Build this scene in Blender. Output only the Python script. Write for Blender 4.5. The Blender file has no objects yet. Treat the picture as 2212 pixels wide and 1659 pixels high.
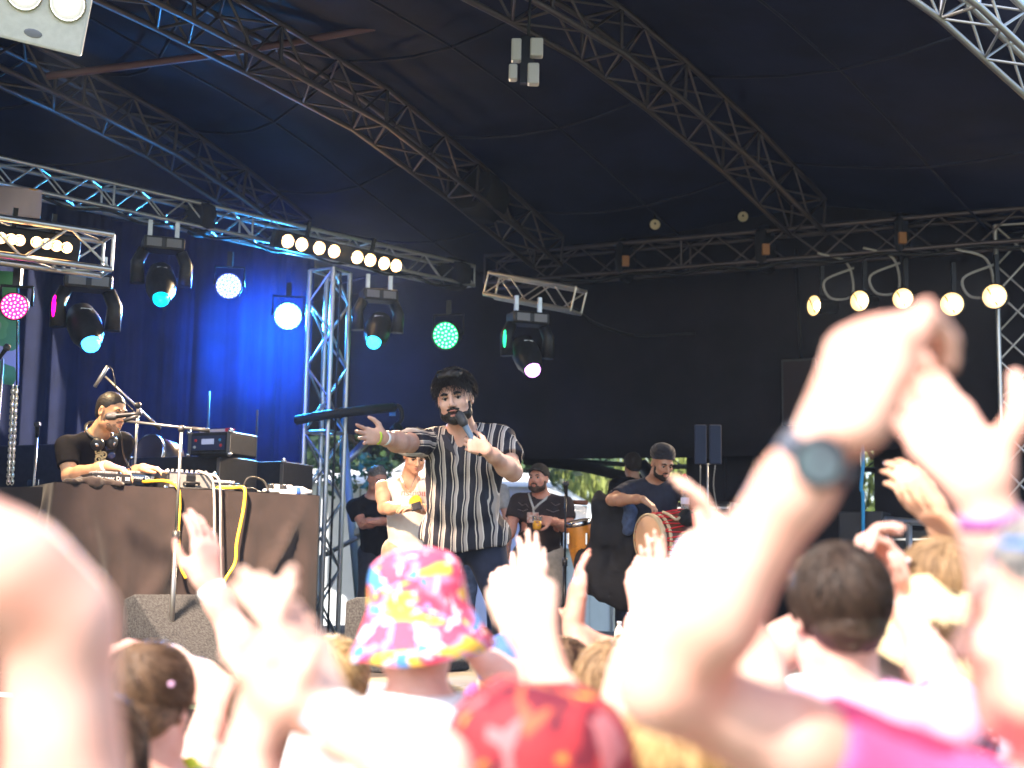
import bpy, bmesh, math, random
import numpy as np
from mathutils import Vector, Matrix
R = math.radians
random.seed(7)
SC = bpy.context.scene
COL = SC.collection

# ------------------------------------------------------------------ camera
CAM = np.array((0.0, 0.0, 1.65))
FPX = 3000.0                      # focal length in pixels of a 2212 px wide picture
PITCH, ROLL = R(8.07), R(1.0)
_f = np.array((0, math.cos(PITCH), math.sin(PITCH)))
_u0 = np.array((0, -math.sin(PITCH), math.cos(PITCH)))
_r0 = np.array((1.0, 0, 0))
_r = _r0 * math.cos(ROLL) + _u0 * math.sin(ROLL)
_u = _u0 * math.cos(ROLL) - _r0 * math.sin(ROLL)
camd = bpy.data.cameras.new('camera'); cam = bpy.data.objects.new('camera', camd); COL.objects.link(cam)
M = Matrix.Identity(4)
for i in range(3):
    M[i][0] = _r[i]; M[i][1] = _u[i]; M[i][2] = -_f[i]; M[i][3] = CAM[i]
cam.matrix_world = M
camd.sensor_width = 36; camd.lens = 36 * FPX / 2212
camd.clip_start = 0.05; camd.clip_end = 2000
camd.dof.use_dof = True; camd.dof.focus_distance = 8.2; camd.dof.aperture_fstop = 2.2
SC.camera = cam

# ------------------------------------------------------------------ world, sun, exposure
SUN_TO = Vector((-0.44, -0.58, 0.80)).normalized()
w = bpy.data.worlds.new('World'); SC.world = w; w.use_nodes = True
nt = w.node_tree
sky = nt.nodes.new('ShaderNodeTexSky'); sky.sky_type = 'NISHITA'; sky.sun_disc = False
sky.sun_elevation = math.asin(SUN_TO.z); sky.sun_rotation = math.atan2(SUN_TO.x, SUN_TO.y)
sky.dust_density = 2.0
nt.links.new(sky.outputs[0], nt.nodes['Background'].inputs[0])
nt.nodes['Background'].inputs[1].default_value = 0.15
sl = bpy.data.lights.new('sun', 'SUN'); sl.energy = 4.2; sl.angle = R(0.5); sl.color = (1, 0.93, 0.85)
so = bpy.data.objects.new('sun', sl); COL.objects.link(so)
so.rotation_euler = SUN_TO.to_track_quat('Z', 'Y').to_euler()
SC.view_settings.view_transform = 'Standard'; SC.view_settings.look = 'None'
SC.view_settings.exposure = 1.5; SC.view_settings.gamma = 1.0
SC.render.engine = 'CYCLES'
SC.cycles.use_denoising = True
SC.cycles.max_bounces = 4; SC.cycles.diffuse_bounces = 3; SC.cycles.glossy_bounces = 2; SC.cycles.adaptive_threshold = .02; SC.cycles.sample_clamp_indirect = 4

# ------------------------------------------------------------------ helpers
def V(*a): return np.array(a[0] if len(a) == 1 else a, float)
def nrm(v):
    v = np.asarray(v, float); return v / (np.linalg.norm(v) + 1e-12)
def U(px, py, d):
    """photo pixel (2212 wide) at distance d along the view axis -> world point"""
    return CAM + d * (_f + (px - 1106) / FPX * _r + (829.5 - py) / FPX * _u)
STG_Z = 1.1
E1 = V(.91, -.415, 0); E2 = V(.415, .91, 0); SO = V(-1.7, 7.6, 0)
def S(s, t, z=STG_Z):
    return SO + E1 * s + E2 * t + V(0, 0, z)

MATS = {}
def mat(name, col=(.5, .5, .5), rough=.6, metal=0., var=0., vscale=30., bump=0., bscale=80., spec=.5, emit=None, estr=0., trans=0., ior=1.45, sheen=0., sss=0., col2=None, stretch=None):
    if name in MATS: return MATS[name]
    m = bpy.data.materials.new(name); m.use_nodes = True; MATS[name] = m
    n = m.node_tree.nodes; l = m.node_tree.links; b = n['Principled BSDF']
    b.inputs['Base Color'].default_value = (*col, 1); b.inputs['Roughness'].default_value = rough
    b.inputs['Metallic'].default_value = metal; b.inputs['Specular IOR Level'].default_value = spec
    b.inputs['IOR'].default_value = ior
    if trans: b.inputs['Transmission Weight'].default_value = trans
    if sheen: b.inputs['Sheen Weight'].default_value = sheen
    if sss:
        b.inputs['Subsurface Weight'].default_value = sss
        b.inputs['Subsurface Radius'].default_value = (1, .35, .2); b.inputs['Subsurface Scale'].default_value = .012
    if emit is not None:
        b.inputs['Emission Color'].default_value = (*emit, 1); b.inputs['Emission Strength'].default_value = estr
    tc = n.new('ShaderNodeTexCoord'); src = tc.outputs['Object']
    if stretch:
        mp = n.new('ShaderNodeMapping'); mp.inputs['Scale'].default_value = stretch
        l.new(src, mp.inputs['Vector']); src = mp.outputs[0]
    if var or col2:
        t = n.new('ShaderNodeTexNoise'); t.inputs['Scale'].default_value = vscale; t.inputs['Detail'].default_value = 4
        l.new(src, t.inputs['Vector'])
        mx = n.new('ShaderNodeMix'); mx.data_type = 'RGBA'
        c2 = col2 if col2 else tuple(c * (1 - var) for c in col)
        c1 = col if col2 else tuple(min(1, c * (1 + var)) for c in col)
        mx.inputs['A'].default_value = (*c1, 1); mx.inputs['B'].default_value = (*c2, 1)
        rp = n.new('ShaderNodeMapRange'); rp.inputs['From Min'].default_value = .35; rp.inputs['From Max'].default_value = .65
        l.new(t.outputs['Fac'], rp.inputs['Value']); l.new(rp.outputs[0], mx.inputs['Factor'])
        l.new(mx.outputs['Result'], b.inputs['Base Color'])
    if bump:
        t2 = n.new('ShaderNodeTexNoise'); t2.inputs['Scale'].default_value = bscale; t2.inputs['Detail'].default_value = 5
        l.new(src, t2.inputs['Vector'])
        bp = n.new('ShaderNodeBump'); bp.inputs['Strength'].default_value = bump; bp.inputs['Distance'].default_value = .01
        l.new(t2.outputs['Fac'], bp.inputs['Height']); l.new(bp.outputs[0], b.inputs['Normal'])
    return m

def tag(o, label=None, cat=None, group=None, kind=None):
    if label: o['label'] = label
    if cat: o['category'] = cat
    if group: o['group'] = group
    if kind: o['kind'] = kind
    return o
def empty(name, loc, label=None, cat=None, group=None):
    o = bpy.data.objects.new(name, None); o.empty_display_size = .1; COL.objects.link(o)
    o.location = Vector([float(c) for c in loc]); tag(o, label, cat, group); return o
def link(name, me, parent=None):
    """link a mesh whose coordinates are world coordinates, keeping it there under its parent"""
    o = bpy.data.objects.new(name, me); COL.objects.link(o)
    if parent is not None:
        o.parent = parent
        p = Vector((0, 0, 0)); q = parent
        while q is not None: p += q.location; q = q.parent      # parents are never rotated
        o.location = -p
    return o

class MB:
    def __init__(s): s.v = []; s.f = []; s.mi = []; s.sm = []
    def add(s, v, f, mi=0, smooth=False):
        o = len(s.v); s.v.extend([tuple(map(float, p)) for p in v])
        for q in f: s.f.append([o + i for i in q]); s.mi.append(mi); s.sm.append(smooth)
        return s
    def box(s, c, size, ax=None, mi=0, bev=0.0):
        c = V(c); h = V(size) / 2; A = np.eye(3) if ax is None else np.array(ax, float)
        if bev <= 0:
            v = [c + A.T @ (h * V(x, y, z)) for x in (-1, 1) for y in (-1, 1) for z in (-1, 1)]
            return s.add(v, [(0, 1, 3, 2), (4, 6, 7, 5), (0, 4, 5, 1), (2, 3, 7, 6), (0, 2, 6, 4), (1, 5, 7, 3)], mi)
        bm = bmesh.new(); bmesh.ops.create_cube(bm, size=1)
        bmesh.ops.scale(bm, vec=Vector(size), verts=bm.verts)
        bmesh.ops.bevel(bm, geom=bm.edges[:], offset=bev, segments=2, profile=.5, affect='EDGES')
        bm.verts.ensure_lookup_table()
        v = [c + A.T @ V(*p.co) for p in bm.verts]; f = [[q.index for q in x.verts] for x in bm.faces]
        bm.free(); return s.add(v, f, mi)
    def tube(s, pts, r, n=8, mi=0, cap=True, up=None):
        pts = [V(p) for p in pts]; k = len(pts)
        rs = r if hasattr(r, '__len__') else [r] * k
        T = [nrm(pts[min(i + 1, k - 1)] - pts[max(i - 1, 0)]) for i in range(k)]
        a = V(0, 0, 1) if abs(T[0][2]) < .9 else V(1, 0, 0)
        if up is not None: a = V(up)
        x = nrm(np.cross(a, T[0])); v = []
        for i in range(k):
            x = nrm(x - T[i] * np.dot(x, T[i])); y = np.cross(T[i], x)
            for j in range(n):
                t = 2 * math.pi * j / n; v.append(pts[i] + rs[i] * (x * math.cos(t) + y * math.sin(t)))
        f = [(i * n + j, i * n + (j + 1) % n, (i + 1) * n + (j + 1) % n, (i + 1) * n + j) for i in range(k - 1) for j in range(n)]
        s.add(v, f, mi, True)
        if cap:
            o = len(s.v) - len(v)
            s.f += [[o + j for j in range(n)][::-1], [o + (k - 1) * n + j for j in range(n)]]; s.mi += [mi, mi]; s.sm += [False, False]
        return s
    def lathe(s, c, axis, prof, n=24, mi=0, sx=1., refx=None, smooth=True):
        """prof: (radius, height) pairs along axis"""
        c = V(c); z = nrm(axis); a = V(refx) if refx is not None else (V(0, 0, 1) if abs(z[2]) < .9 else V(1, 0, 0))
        x = nrm(a - z * np.dot(a, z)); y = np.cross(z, x); v = []
        for (r, h) in prof:
            for j in range(n):
                t = 2 * math.pi * j / n; v.append(c + z * h + r * (x * math.cos(t) * sx + y * math.sin(t)))
        f = [(i * n + j, i * n + (j + 1) % n, (i + 1) * n + (j + 1) % n, (i + 1) * n + j) for i in range(len(prof) - 1) for j in range(n)]
        return s.add(v, f, mi, smooth)
    def ball(s, c, r, n=12, mi=0, ax=None):
        r = V(r) if hasattr(r, '__len__') else V(r, r, r); A = np.eye(3) if ax is None else np.array(ax); v = []; m = max(4, n // 2)
        for i in range(m + 1):
            p = math.pi * i / m
            for j in range(n):
                t = 2 * math.pi * j / n
                v.append(V(c) + A.T @ (r * V(math.sin(p) * math.cos(t), math.sin(p) * math.sin(t), math.cos(p))))
        f = [(i * n + j, i * n + (j + 1) % n, (i + 1) * n + (j + 1) % n, (i + 1) * n + j) for i in range(m) for j in range(n)]
        return s.add(v, f, mi, True)
    def disc(s, c, axis, r, n=24, mi=0):
        z = nrm(axis); a = V(0, 0, 1) if abs(z[2]) < .9 else V(1, 0, 0); x = nrm(np.cross(a, z)); y = np.cross(z, x)
        return s.add([V(c) + r * (x * math.cos(2 * math.pi * j / n) + y * math.sin(2 * math.pi * j / n)) for j in range(n)], [list(range(n))], mi)
    def mesh(s, name, mats):
        me = bpy.data.meshes.new(name); me.from_pydata(s.v, [], s.f)
        for m in (mats if isinstance(mats, (list, tuple)) else [mats]): me.materials.append(m)
        me.polygons.foreach_set('material_index', s.mi); me.polygons.foreach_set('use_smooth', s.sm)
        me.validate(); me.update(); return me
    def build(s, name, mats, parent=None, **kw):
        o = link(name, s.mesh(name, mats), parent)
        if kw: tag(o, **kw)
        return o

def spline(pts, n=8):
    P = [V(p) for p in pts]; P = [2 * P[0] - P[1]] + P + [2 * P[-1] - P[-2]]; out = []
    for i in range(1, len(P) - 2):
        for k in range(n):
            t = k / n; a, b, c, d = P[i - 1:i + 3]
            out.append(.5 * (2 * b + (c - a) * t + (2 * a - 5 * b + 4 * c - d) * t * t + (3 * b - a - 3 * c + d) * t ** 3))
    out.append(P[-2]); return out

# ------------------------------------------------------------------ value noise
_rng = np.random.RandomState(3); _perm = _rng.rand(4096).astype(np.float32)
def noise(P, freq=1., seed=0):
    q = np.asarray(P, np.float32) * np.float32(freq) + np.float32(seed * 17.31 + 100)
    i = np.floor(q).astype(np.int64); f = q - i; f = f * f * (3 - 2 * f); o = 0
    for dx in (0, 1):
        for dy in (0, 1):
            for dz in (0, 1):
                h = ((i[..., 0] + dx) * 73856093 ^ (i[..., 1] + dy) * 19349663 ^ (i[..., 2] + dz) * 83492791) & 4095
                o = o + _perm[h] * (f[..., 0] if dx else 1 - f[..., 0]) * (f[..., 1] if dy else 1 - f[..., 1]) * (f[..., 2] if dz else 1 - f[..., 2])
    return o - .5

# ------------------------------------------------------------------ signed-distance bodies
class SDF:
    """smooth union / subtraction of tapered capsules, ellipsoids and half-spaces, meshed by surface nets"""
    def __init__(s, k=.02): s.p = []; s.k = k; s.disp = None; s.dmax = 0
    def cap(s, a, b, ra, rb=None, k=None, op='u'):
        s.p.append(('c', V(a), V(b), ra, ra if rb is None else rb, s.k if k is None else k, op)); return s
    def chain(s, pts, rs, k=None):
        for i in range(len(pts) - 1): s.cap(pts[i], pts[i + 1], rs[i], rs[i + 1], k)
        return s
    def ell(s, c, r, ax=None, k=None, op='u'):
        s.p.append(('e', V(c), np.eye(3) if ax is None else np.array(ax, float), V(r), 0, s.k if k is None else k, op)); return s
    def half(s, pt, n, k=None, op='i'):
        """keep the side the normal points away from"""
        s.p.append(('h', V(pt), nrm(n), 0, 0, s.k if k is None else k, op)); return s
    @staticmethod
    def ev(p, P):
        if p[0] == 'c':
            ab = (p[2] - p[1]).astype(np.float32); q = P - p[1].astype(np.float32)
            t = np.clip((q @ ab) / max(float(ab @ ab), 1e-9), 0, 1)
            return np.linalg.norm(q - t[..., None] * ab, axis=-1) - (p[3] + (p[4] - p[3]) * t)
        if p[0] == 'e':
            q = (P - p[1].astype(np.float32)) @ p[2].T.astype(np.float32); r = p[3].astype(np.float32)
            k0 = np.linalg.norm(q / r, axis=-1); k1 = np.linalg.norm(q / (r * r), axis=-1) + 1e-6
            return k0 * (k0 - 1) / k1
        return (P - p[1].astype(np.float32)) @ p[2].astype(np.float32)
    @staticmethod
    def comb(D, d, k, op):
        k = max(k, 1e-5)
        if op == 'u':
            h = np.maximum(k - np.abs(D - d), 0) / k; return np.minimum(D, d) - h * h * k * .25
        if op == 's': d = -d
        h = np.maximum(k - np.abs(D - d), 0) / k; return np.maximum(D, d) + h * h * k * .25
    def bounds(s):
        lo, hi = V(9, 9, 9) * 99, -V(9, 9, 9) * 99
        for p in s.p:
            if p[6] != 'u': continue
            if p[0] == 'c':
                for q, r in ((p[1], p[3]), (p[2], p[4])): lo = np.minimum(lo, q - r); hi = np.maximum(hi, q + r)
            elif p[0] == 'e':
                e = np.sqrt(((p[2].T * p[3]) ** 2).sum(1)); lo = np.minimum(lo, p[1] - e); hi = np.maximum(hi, p[1] + e)
        return lo, hi
    def mesh_arrays(s, h):
        B = 6; lo, hi = s.bounds(); pad = .02 + s.dmax; lo = lo - pad; hi = hi + pad
        nb = np.maximum(1, np.ceil((hi - lo) / (B * h)).astype(int))
        gi = np.stack(np.meshgrid(*[np.arange(n) for n in nb], indexing='ij'), -1).reshape(-1, 3)
        ctr = (lo + (gi + .5) * B * h).astype(np.float32); rad = B * h * .87
        D = np.full(len(ctr), 9., np.float32); each = []
        for p in s.p:
            d = s.ev(p, ctr); each.append(d); D = s.comb(D, d, p[5], p[6])
        act = np.abs(D) < rad * 1.5 + s.dmax; gi = gi[act]; ctr = ctr[act]; each = [e[act] for e in each]
        off = np.stack(np.meshgrid(*[np.arange(B + 1)] * 3, indexing='ij'), -1).reshape(-1, 3)
        F = np.full((len(gi), (B + 1) ** 3), .5, np.float32); org = lo + gi * B * h
        offh = (off * h).astype(np.float32)
        for p, e in zip(s.p, each):
            sel = (e < rad * 1.6 + p[5] + .02) if p[6] == 'u' else ((e < rad * 1.6 + p[5]) if p[6] == 's' else (e > -rad * 1.6 - p[5]))
            sel = np.nonzero(sel)[0]
            for c0 in range(0, len(sel), 2500):
                ss = sel[c0:c0 + 2500]
                P = org[ss].astype(np.float32)[:, None, :] + offh[None]
                F[ss] = s.comb(F[ss], s.ev(p, P), p[5], p[6])
        if s.disp is not None:
            for c0 in range(0, len(gi), 2500):
                P = org[c0:c0 + 2500].astype(np.float32)[:, None, :] + offh[None]
                F[c0:c0 + 2500] += s.disp(P)
        F = F.reshape(-1, B + 1, B + 1, B + 1); ins = F < 0
        N = nb * B + 2
        cs = [(x, y, z) for x in (0, 1) for y in (0, 1) for z in (0, 1)]
        sub = lambda A, c: A[:, c[0]:c[0] + B, c[1]:c[1] + B, c[2]:c[2] + B]
        cnt = sum(sub(ins, c).astype(np.int8) for c in cs); ac = (cnt > 0) & (cnt < 8)
        bi, ix, iy, iz = np.nonzero(ac)
        cx = gi[bi] * B + np.stack((ix, iy, iz), 1); cid = (cx[:, 0] * N[1] + cx[:, 1]) * N[2] + cx[:, 2]
        val = np.stack([sub(F, c)[ac] for c in cs], 1); acc = np.zeros((len(bi), 3)); num = np.zeros(len(bi))
        for a in range(8):
            for b in range(a + 1, 8):
                ca, cb = cs[a], cs[b]
                if sum(abs(ca[i] - cb[i]) for i in range(3)) != 1: continue
                x = (val[:, a] < 0) != (val[:, b] < 0); t = np.where(x, val[:, a] / (val[:, a] - val[:, b] + 1e-12), 0)
                acc += x[:, None] * (np.array(ca) + t[:, None] * (np.array(cb) - np.array(ca))); num += x
        pos = lo + (cx + acc / num[:, None]) * h
        o = np.argsort(cid); cid = cid[o]; pos = pos[o]
        quads = []; st = np.array((N[1] * N[2], N[2], 1))
        for ax in range(3):
            b, c = (ax + 1) % 3, (ax + 2) % 3
            A0 = ins[:, :B, :B, :B]; sl = [slice(None)] + [slice(0, B)] * 3; sl[ax + 1] = slice(1, B + 1); A1 = ins[tuple(sl)]
            bi, ix, iy, iz = np.nonzero(A0 != A1); flip = A0[bi, ix, iy, iz]
            g = gi[bi] * B + np.stack((ix, iy, iz), 1); id0 = g @ st
            ids = np.stack((id0, id0 - st[b], id0 - st[b] - st[c], id0 - st[c]), 1)
            j = np.searchsorted(cid, ids); j = np.minimum(j, len(cid) - 1); ok = (cid[j] == ids).all(1)
            j = j[ok]; fl = flip[ok]; j[~fl] = j[~fl][:, ::-1]; quads.append(j)
        return pos, np.concatenate(quads)
    def build(s, name, m, parent, h=.008, relax=1, attr=None):
        pos, q = s.mesh_arrays(h)
        for _ in range(relax):
            acc = np.zeros_like(pos); num = np.zeros(len(pos))
            for i in range(4):
                np.add.at(acc, q[:, i], pos[q[:, (i + 1) % 4]] + pos[q[:, (i + 3) % 4]]); np.add.at(num, q[:, i], 2)
            pos = np.where(num[:, None] > 0, .45 * pos + .55 * acc / np.maximum(num, 1)[:, None], pos)
        me = bpy.data.meshes.new(name)
        me.vertices.add(len(pos)); me.vertices.foreach_set('co', pos.astype(np.float32).ravel())
        me.loops.add(len(q) * 4); me.loops.foreach_set('vertex_index', q.astype(np.int32).ravel())
        me.polygons.add(len(q)); me.polygons.foreach_set('loop_start', np.arange(0, len(q) * 4, 4, dtype=np.int32))
        me.polygons.foreach_set('loop_total', np.full(len(q), 4, np.int32)) if False else None
        me.polygons.foreach_set('use_smooth', np.ones(len(q), bool))
        me.materials.append(m); me.update(calc_edges=True); me.validate()
        if attr is not None:
            a = me.attributes.new('val', 'FLOAT', 'POINT'); a.data.foreach_set('value', attr(pos).astype(np.float32))
        return link(name, me, parent)
# ------------------------------------------------------------------ people
def attr_mat(name, dark, light, rough=.5, aniso=0, spec=.4):
    if name in MATS: return MATS[name]
    m = mat(name, dark, rough, spec=spec); n = m.node_tree.nodes; l = m.node_tree.links
    a = n.new('ShaderNodeAttribute'); a.attribute_name = 'val'
    mx = n.new('ShaderNodeMix'); mx.data_type = 'RGBA'
    mx.inputs['A'].default_value = (*dark, 1); mx.inputs['B'].default_value = (*light, 1)
    l.new(a.outputs['Fac'], mx.inputs['Factor']); l.new(mx.outputs['Result'], n['Principled BSDF'].inputs['Base Color'])
    return m
def skin(name, c, c2=None):
    c2 = c2 or (c[0] * .92, c[1] * .74, c[2] * .68)
    return mat('skin_' + name, c, .5, col2=c2, vscale=14, bump=.12, bscale=160, spec=.35)
SKIN = dict(pale=skin('pale', (.72, .49, .39)), rosy=skin('rosy', (.70, .42, .34)), tan=skin('tan', (.60, .36, .23)),
            olive=skin('olive', (.52, .31, .21)), brown=skin('brown', (.38, .21, .13)), ruddy=skin('ruddy', (.62, .33, .24), (.55, .22, .15)))
HAIR = dict(black=attr_mat('hair_black', (.006, .005, .005), (.03, .024, .02)), dark=attr_mat('hair_dark', (.012, .008, .006), (.075, .045, .03)),
            brown=attr_mat('hair_brown', (.03, .016, .009), (.19, .105, .055)), light=attr_mat('hair_light_brown', (.12, .065, .03), (.42, .26, .13)),
            blond=attr_mat('hair_blond', (.30, .17, .06), (.68, .47, .22)), grey=attr_mat('hair_grey', (.08, .07, .06), (.35, .33, .31)))
EYE_W = mat('eye_white', (.42, .38, .35), .3); EYE_D = mat('eye_dark', (.012, .008, .006), .15); LIP = mat('lip', (.42, .16, .13), .45)
BAND_W = mat('wristband_white', (.82, .82, .80), .7, var=.04, vscale=120)

def rot(v, ax, a):
    v = V(v); ax = nrm(ax); return v * math.cos(a) + np.cross(ax, v) * math.sin(a) + ax * np.dot(ax, v) * (1 - math.cos(a))

def hand(sd, wrist, d, palm, side, sc=1., curl=(.25, .35, .25), spread=.1, thumb=(.55, -.05), k=.006):
    """five jointed fingers; curl is one triple for all fingers or a list of four (index to little)"""
    d = nrm(d); palm = nrm(V(palm) - d * np.dot(palm, d)); th = np.cross(d, palm) * (1 if side == 'R' else -1)
    w = V(wrist); C = curl if hasattr(curl[0], '__len__') else [curl] * 4
    xo = [.031, .0105, -.0105, -.030]; yo = [.090, .094, .090, .080]
    L = [(.041, .026, .021), (.046, .030, .022), (.043, .028, .021), (.033, .021, .019)]
    for i in range(4):
        kn = w + sc * (d * yo[i] + th * xo[i] - palm * .004)
        sd.cap(w + sc * (d * .008 + th * xo[i] * .55), kn, .0165 * sc, .0125 * sc, .018 * sc)
        a0 = spread * (1.5 - i); d0 = nrm(d * math.cos(a0) + th * math.sin(a0)); p = kn; a = 0; r0 = [.0098, .0102, .0097, .0086][i] * sc
        for j in range(3):
            a += C[i][j]; q = p + sc * L[i][j] * (d0 * math.cos(a) + palm * math.sin(a))
            sd.cap(p, q, r0 * (1 - .1 * j), r0 * (.9 - .1 * j), k); p = q
    b = w + sc * (d * .018 + th * .022 + palm * .010)
    t1 = nrm(d * .62 + th * thumb[0] + palm * (.18 + thumb[1])); m1 = b + sc * .046 * t1
    t2 = nrm(d * .85 + th * thumb[0] * .55 + palm * (.12 + thumb[1])); m2 = m1 + sc * .034 * t2
    t3 = nrm(d * .95 + th * thumb[0] * .3 + palm * (.10 + thumb[1] * 1.2)); m3 = m2 + sc * .026 * t3
    sd.cap(b, m1, .0175 * sc, .0135 * sc, .02 * sc).cap(m1, m2, .0125 * sc, .0108 * sc, .006).cap(m2, m3, .0108 * sc, .0085 * sc, .004)
FIST = [(1.25, 1.5, .9)] * 4; CLAP = (.12, .2, .15); RELAX = (.35, .5, .35)

def arm(sd, sh, el, wr, sc=1., fat=1.):
    sh, el, wr = V(sh), V(el), V(wr)
    sd.chain([sh, sh * .55 + el * .45, el], [.052 * sc * fat, .049 * sc * fat, .040 * sc * fat], .03)
    sd.chain([el, el * .72 + wr * .28, wr * .8 + el * .2, wr], [.039 * sc * fat, .044 * sc * fat, .030 * sc * fat, .0265 * sc], .03)

class Head:
    def __init__(s, c, f, up=(0, 0, 1), sc=1.):
        s.c = V(c); s.f = nrm(f); s.z = nrm(V(up) - s.f * np.dot(up, s.f)); s.x = np.cross(s.f, s.z); s.sc = sc   # x = the head's right
        s.ax = np.array([s.x, s.f, s.z])
    def p(s, x, y, z): return s.c + s.sc * (s.x * x + s.f * y + s.z * z)
    def e(s, sd, c, r, k=None, op='u', ax=None): sd.ell(s.p(*c), V(r) * s.sc, s.ax if ax is None else ax, k, op)
    def sculpt(s, sd, neck, full=1., mouth=0., nose=1.):
        e = lambda *a, **k: s.e(sd, *a, **k); w = full
        e((0, -.012, .036), (.075, .094, .082)); e((0, .028, -.030), (.062 * w, .064, .078), k=.03)
        e((0, .042, -.076), (.047 * w, .044, .038), k=.03); e((0, .074, -.101), (.021 * w, .018, .017), k=.02)
        for i in (-1, 1):
            e((i * .041, .062, -.026), (.022, .022, .020), k=.02)
            e((i * .048 * w, .02, -.075), (.022 * w, .03, .025), k=.025)
            e((i * .079, -.006, -.006), (.009, .019, .031), k=.008)
            e((i * .083, .0, -.002), (.005, .010, .019), k=.004, op='s')
        sd.cap(s.p(-.036, .080, .020), s.p(.036, .080, .020), .013 * s.sc, k=.015)
        for i in (-1, 1): e((i * .031, .100, .001), (.0195, .016, .0125), k=.010, op='s')
        sd.cap(s.p(0, .090, .012), s.p(0, .113 * nose, -.030), .0075 * s.sc, .0115 * s.sc, .008)
        for i in (-1, 1): e((i * .0125, .101, -.035), (.0095, .0115, .0085), k=.006); e((i * .0065, .104, -.043), (.004, .006, .004), k=.002, op='s')
        e((0, .090, -.0585), (.025, .014, .0065), k=.005); e((0, .087, -.072 - mouth * .012), (.021, .014, .0075), k=.005)
        e((0, .103, -.0645 - mouth * .006), (.021, .012 + mouth * .01, .0022 + mouth * .008), k=.003, op='s')
        sd.cap(s.p(0, -.018, -.055), V(neck), .057 * s.sc * (.6 + .4 * w), .062 * s.sc * w, .035)
    def face_parts(s, par, hairm, brow=1., lids=.35, gaze=(0, 0)):
        """eyes with lids and iris, brows; children of the body"""
        for i in (-1, 1):
            b = MB(); c = s.p(i * .031, .0760, .0015); r = .0125 * s.sc
            b.ball(c, r, 12, 0); dr = nrm(s.f + s.x * gaze[0] + s.z * gaze[1])
            b.ball(c + dr * r * .55, r * .64, 10, 1); b.build('eye', [EYE_W, EYE_D], par)
            m = MB()
            m.tube([s.p(i * .015, .0985, .019), s.p(i * .031, .0955, .0245), s.p(i * .050, .083, .0195)], [.004 * brow * s.sc, .0048 * brow * s.sc, .0022 * brow * s.sc], 6)
            m.build('eyebrow', hairm, par)
            ld = MB(); ld.tube([s.p(i * .0165, .0865, .006), s.p(i * .031, .0905, .0095 - lids * .005), s.p(i * .0465, .083, .005)], .0022 * s.sc, 5); ld.build('upper_eyelid', EYE_D, par)
    def lips(s, par, mouth=0):
        b = MB(); b.tube([s.p(-.022, .091, -.0605), s.p(-.008, .103, -.0575), s.p(0, .1035, -.0590), s.p(.008, .103, -.0575), s.p(.022, .091, -.0605)], [.0015, .0042, .0036, .0042, .0015], 6)
        z = -.071 - mouth * .012
        b.tube([s.p(-.020, .089, z + .004), s.p(0, .1005, z - .001), s.p(.020, .089, z + .004)], [.0015, .0052, .0015], 6); b.build('lips', LIP, par)
        if mouth:
            d = MB(); d.ball(s.p(0, .091, -.066 - mouth * .004), V(.017, .007, .003 + .006 * mouth) * s.sc, 12, 0, s.ax); d.build('open_mouth', mat('mouth_dark', (.03, .008, .006), .6), par)
    def beard(s, m, par, full=1., thick=.005, stub=False, h=.004):
        sd = SDF(.02); e = lambda c, r, **k: s.e(sd, c, V(r) + thick, **k); w = full
        e((0, .028, -.030), (.062 * w, .064, .078)); e((0, .042, -.076), (.047 * w, .044, .038), k=.03); e((0, .074, -.103), (.021 * w, .018, .017), k=.02)
        for i in (-1, 1): e((i * .045 * w, .022, -.072), (.020 * w, .028, .024), k=.025)
        s.e(sd, (0, .112, -.022), (.047, .062, .037), k=.008, op='s')                   # cheeks and nose stay bare
        for i in (-1, 1): s.e(sd, (i * .050, .080, -.035), (.033, .05, .034), k=.012, op='s')
        s.e(sd, (0, .108, -.068), (.020, .03, .0085), k=.004, op='s')                    # mouth
        sd.half(s.p(0, .010, 0), -s.f, .006);
        for i in (-1, 1): sd.cap(s.p(i * .0715, .018, .022), s.p(i * .064 * w, .026, -.045), .006, .009, .012)
        sd.half(s.p(0, .05, -.028), s.z * .9 + s.f * .25, .006)
        sd.cap(s.p(-.026, .093, -.0535), s.p(0, .1035, -.0475), .0055, .0065, .006).cap(s.p(.026, .093, -.0535), s.p(0, .1035, -.0475), .0055, .0065, .006)
        sd.disp = lambda P: noise(P, 160, 3) * .004; sd.dmax = .004
        return sd.build('beard', m, par, h, 0, lambda p: np.clip(.5 + noise(p, 300, 8) * 1.6, 0, 1))
    def hair_cap(s, m, par, thick=.010, front=.058, nape=-.075, quiff=None, h=.005, rough=.006, freq=90, name='hair', sides=1.):
        sd = SDF(.02); t = thick
        s.e(sd, (0, -.014, .037), (.075 + t * .75 * sides, .094 + t * .8, .082 + t))
        s.e(sd, (0, -.045, -.02), (.062 + t * .5 * sides, .052 + t, .06), k=.03)
        if quiff:
            for c, r in quiff: s.e(sd, c, r, k=.02)
        n = nrm(s.z * -1 * .80 + s.f * .62)                                             # hairline from brow to nape
        s_pt = s.p(0, .085, front); sd.half(s.p(0, .03, .018), nrm(-s.z * .72 + s.f * .7), .012)
        sd.half(s_pt, nrm(s.f * .8 - s.z * .6), .01); sd.half(s.p(0, -.1, nape), -s.z, .01)
        for i in (-1, 1): s.e(sd, (i * .085, .012, -.012), (.022, .026, .036), k=.008, op='s')
        sd.disp = lambda P: (noise(P, freq, 1) + .6 * noise(P, freq * 2.3, 2)) * rough; sd.dmax = rough
        return sd.build(name, m, par, h, 0, lambda p: np.clip(.5 + noise(p, 140, 8) + noise(p, 400, 9) * .9, 0, 1))
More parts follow.
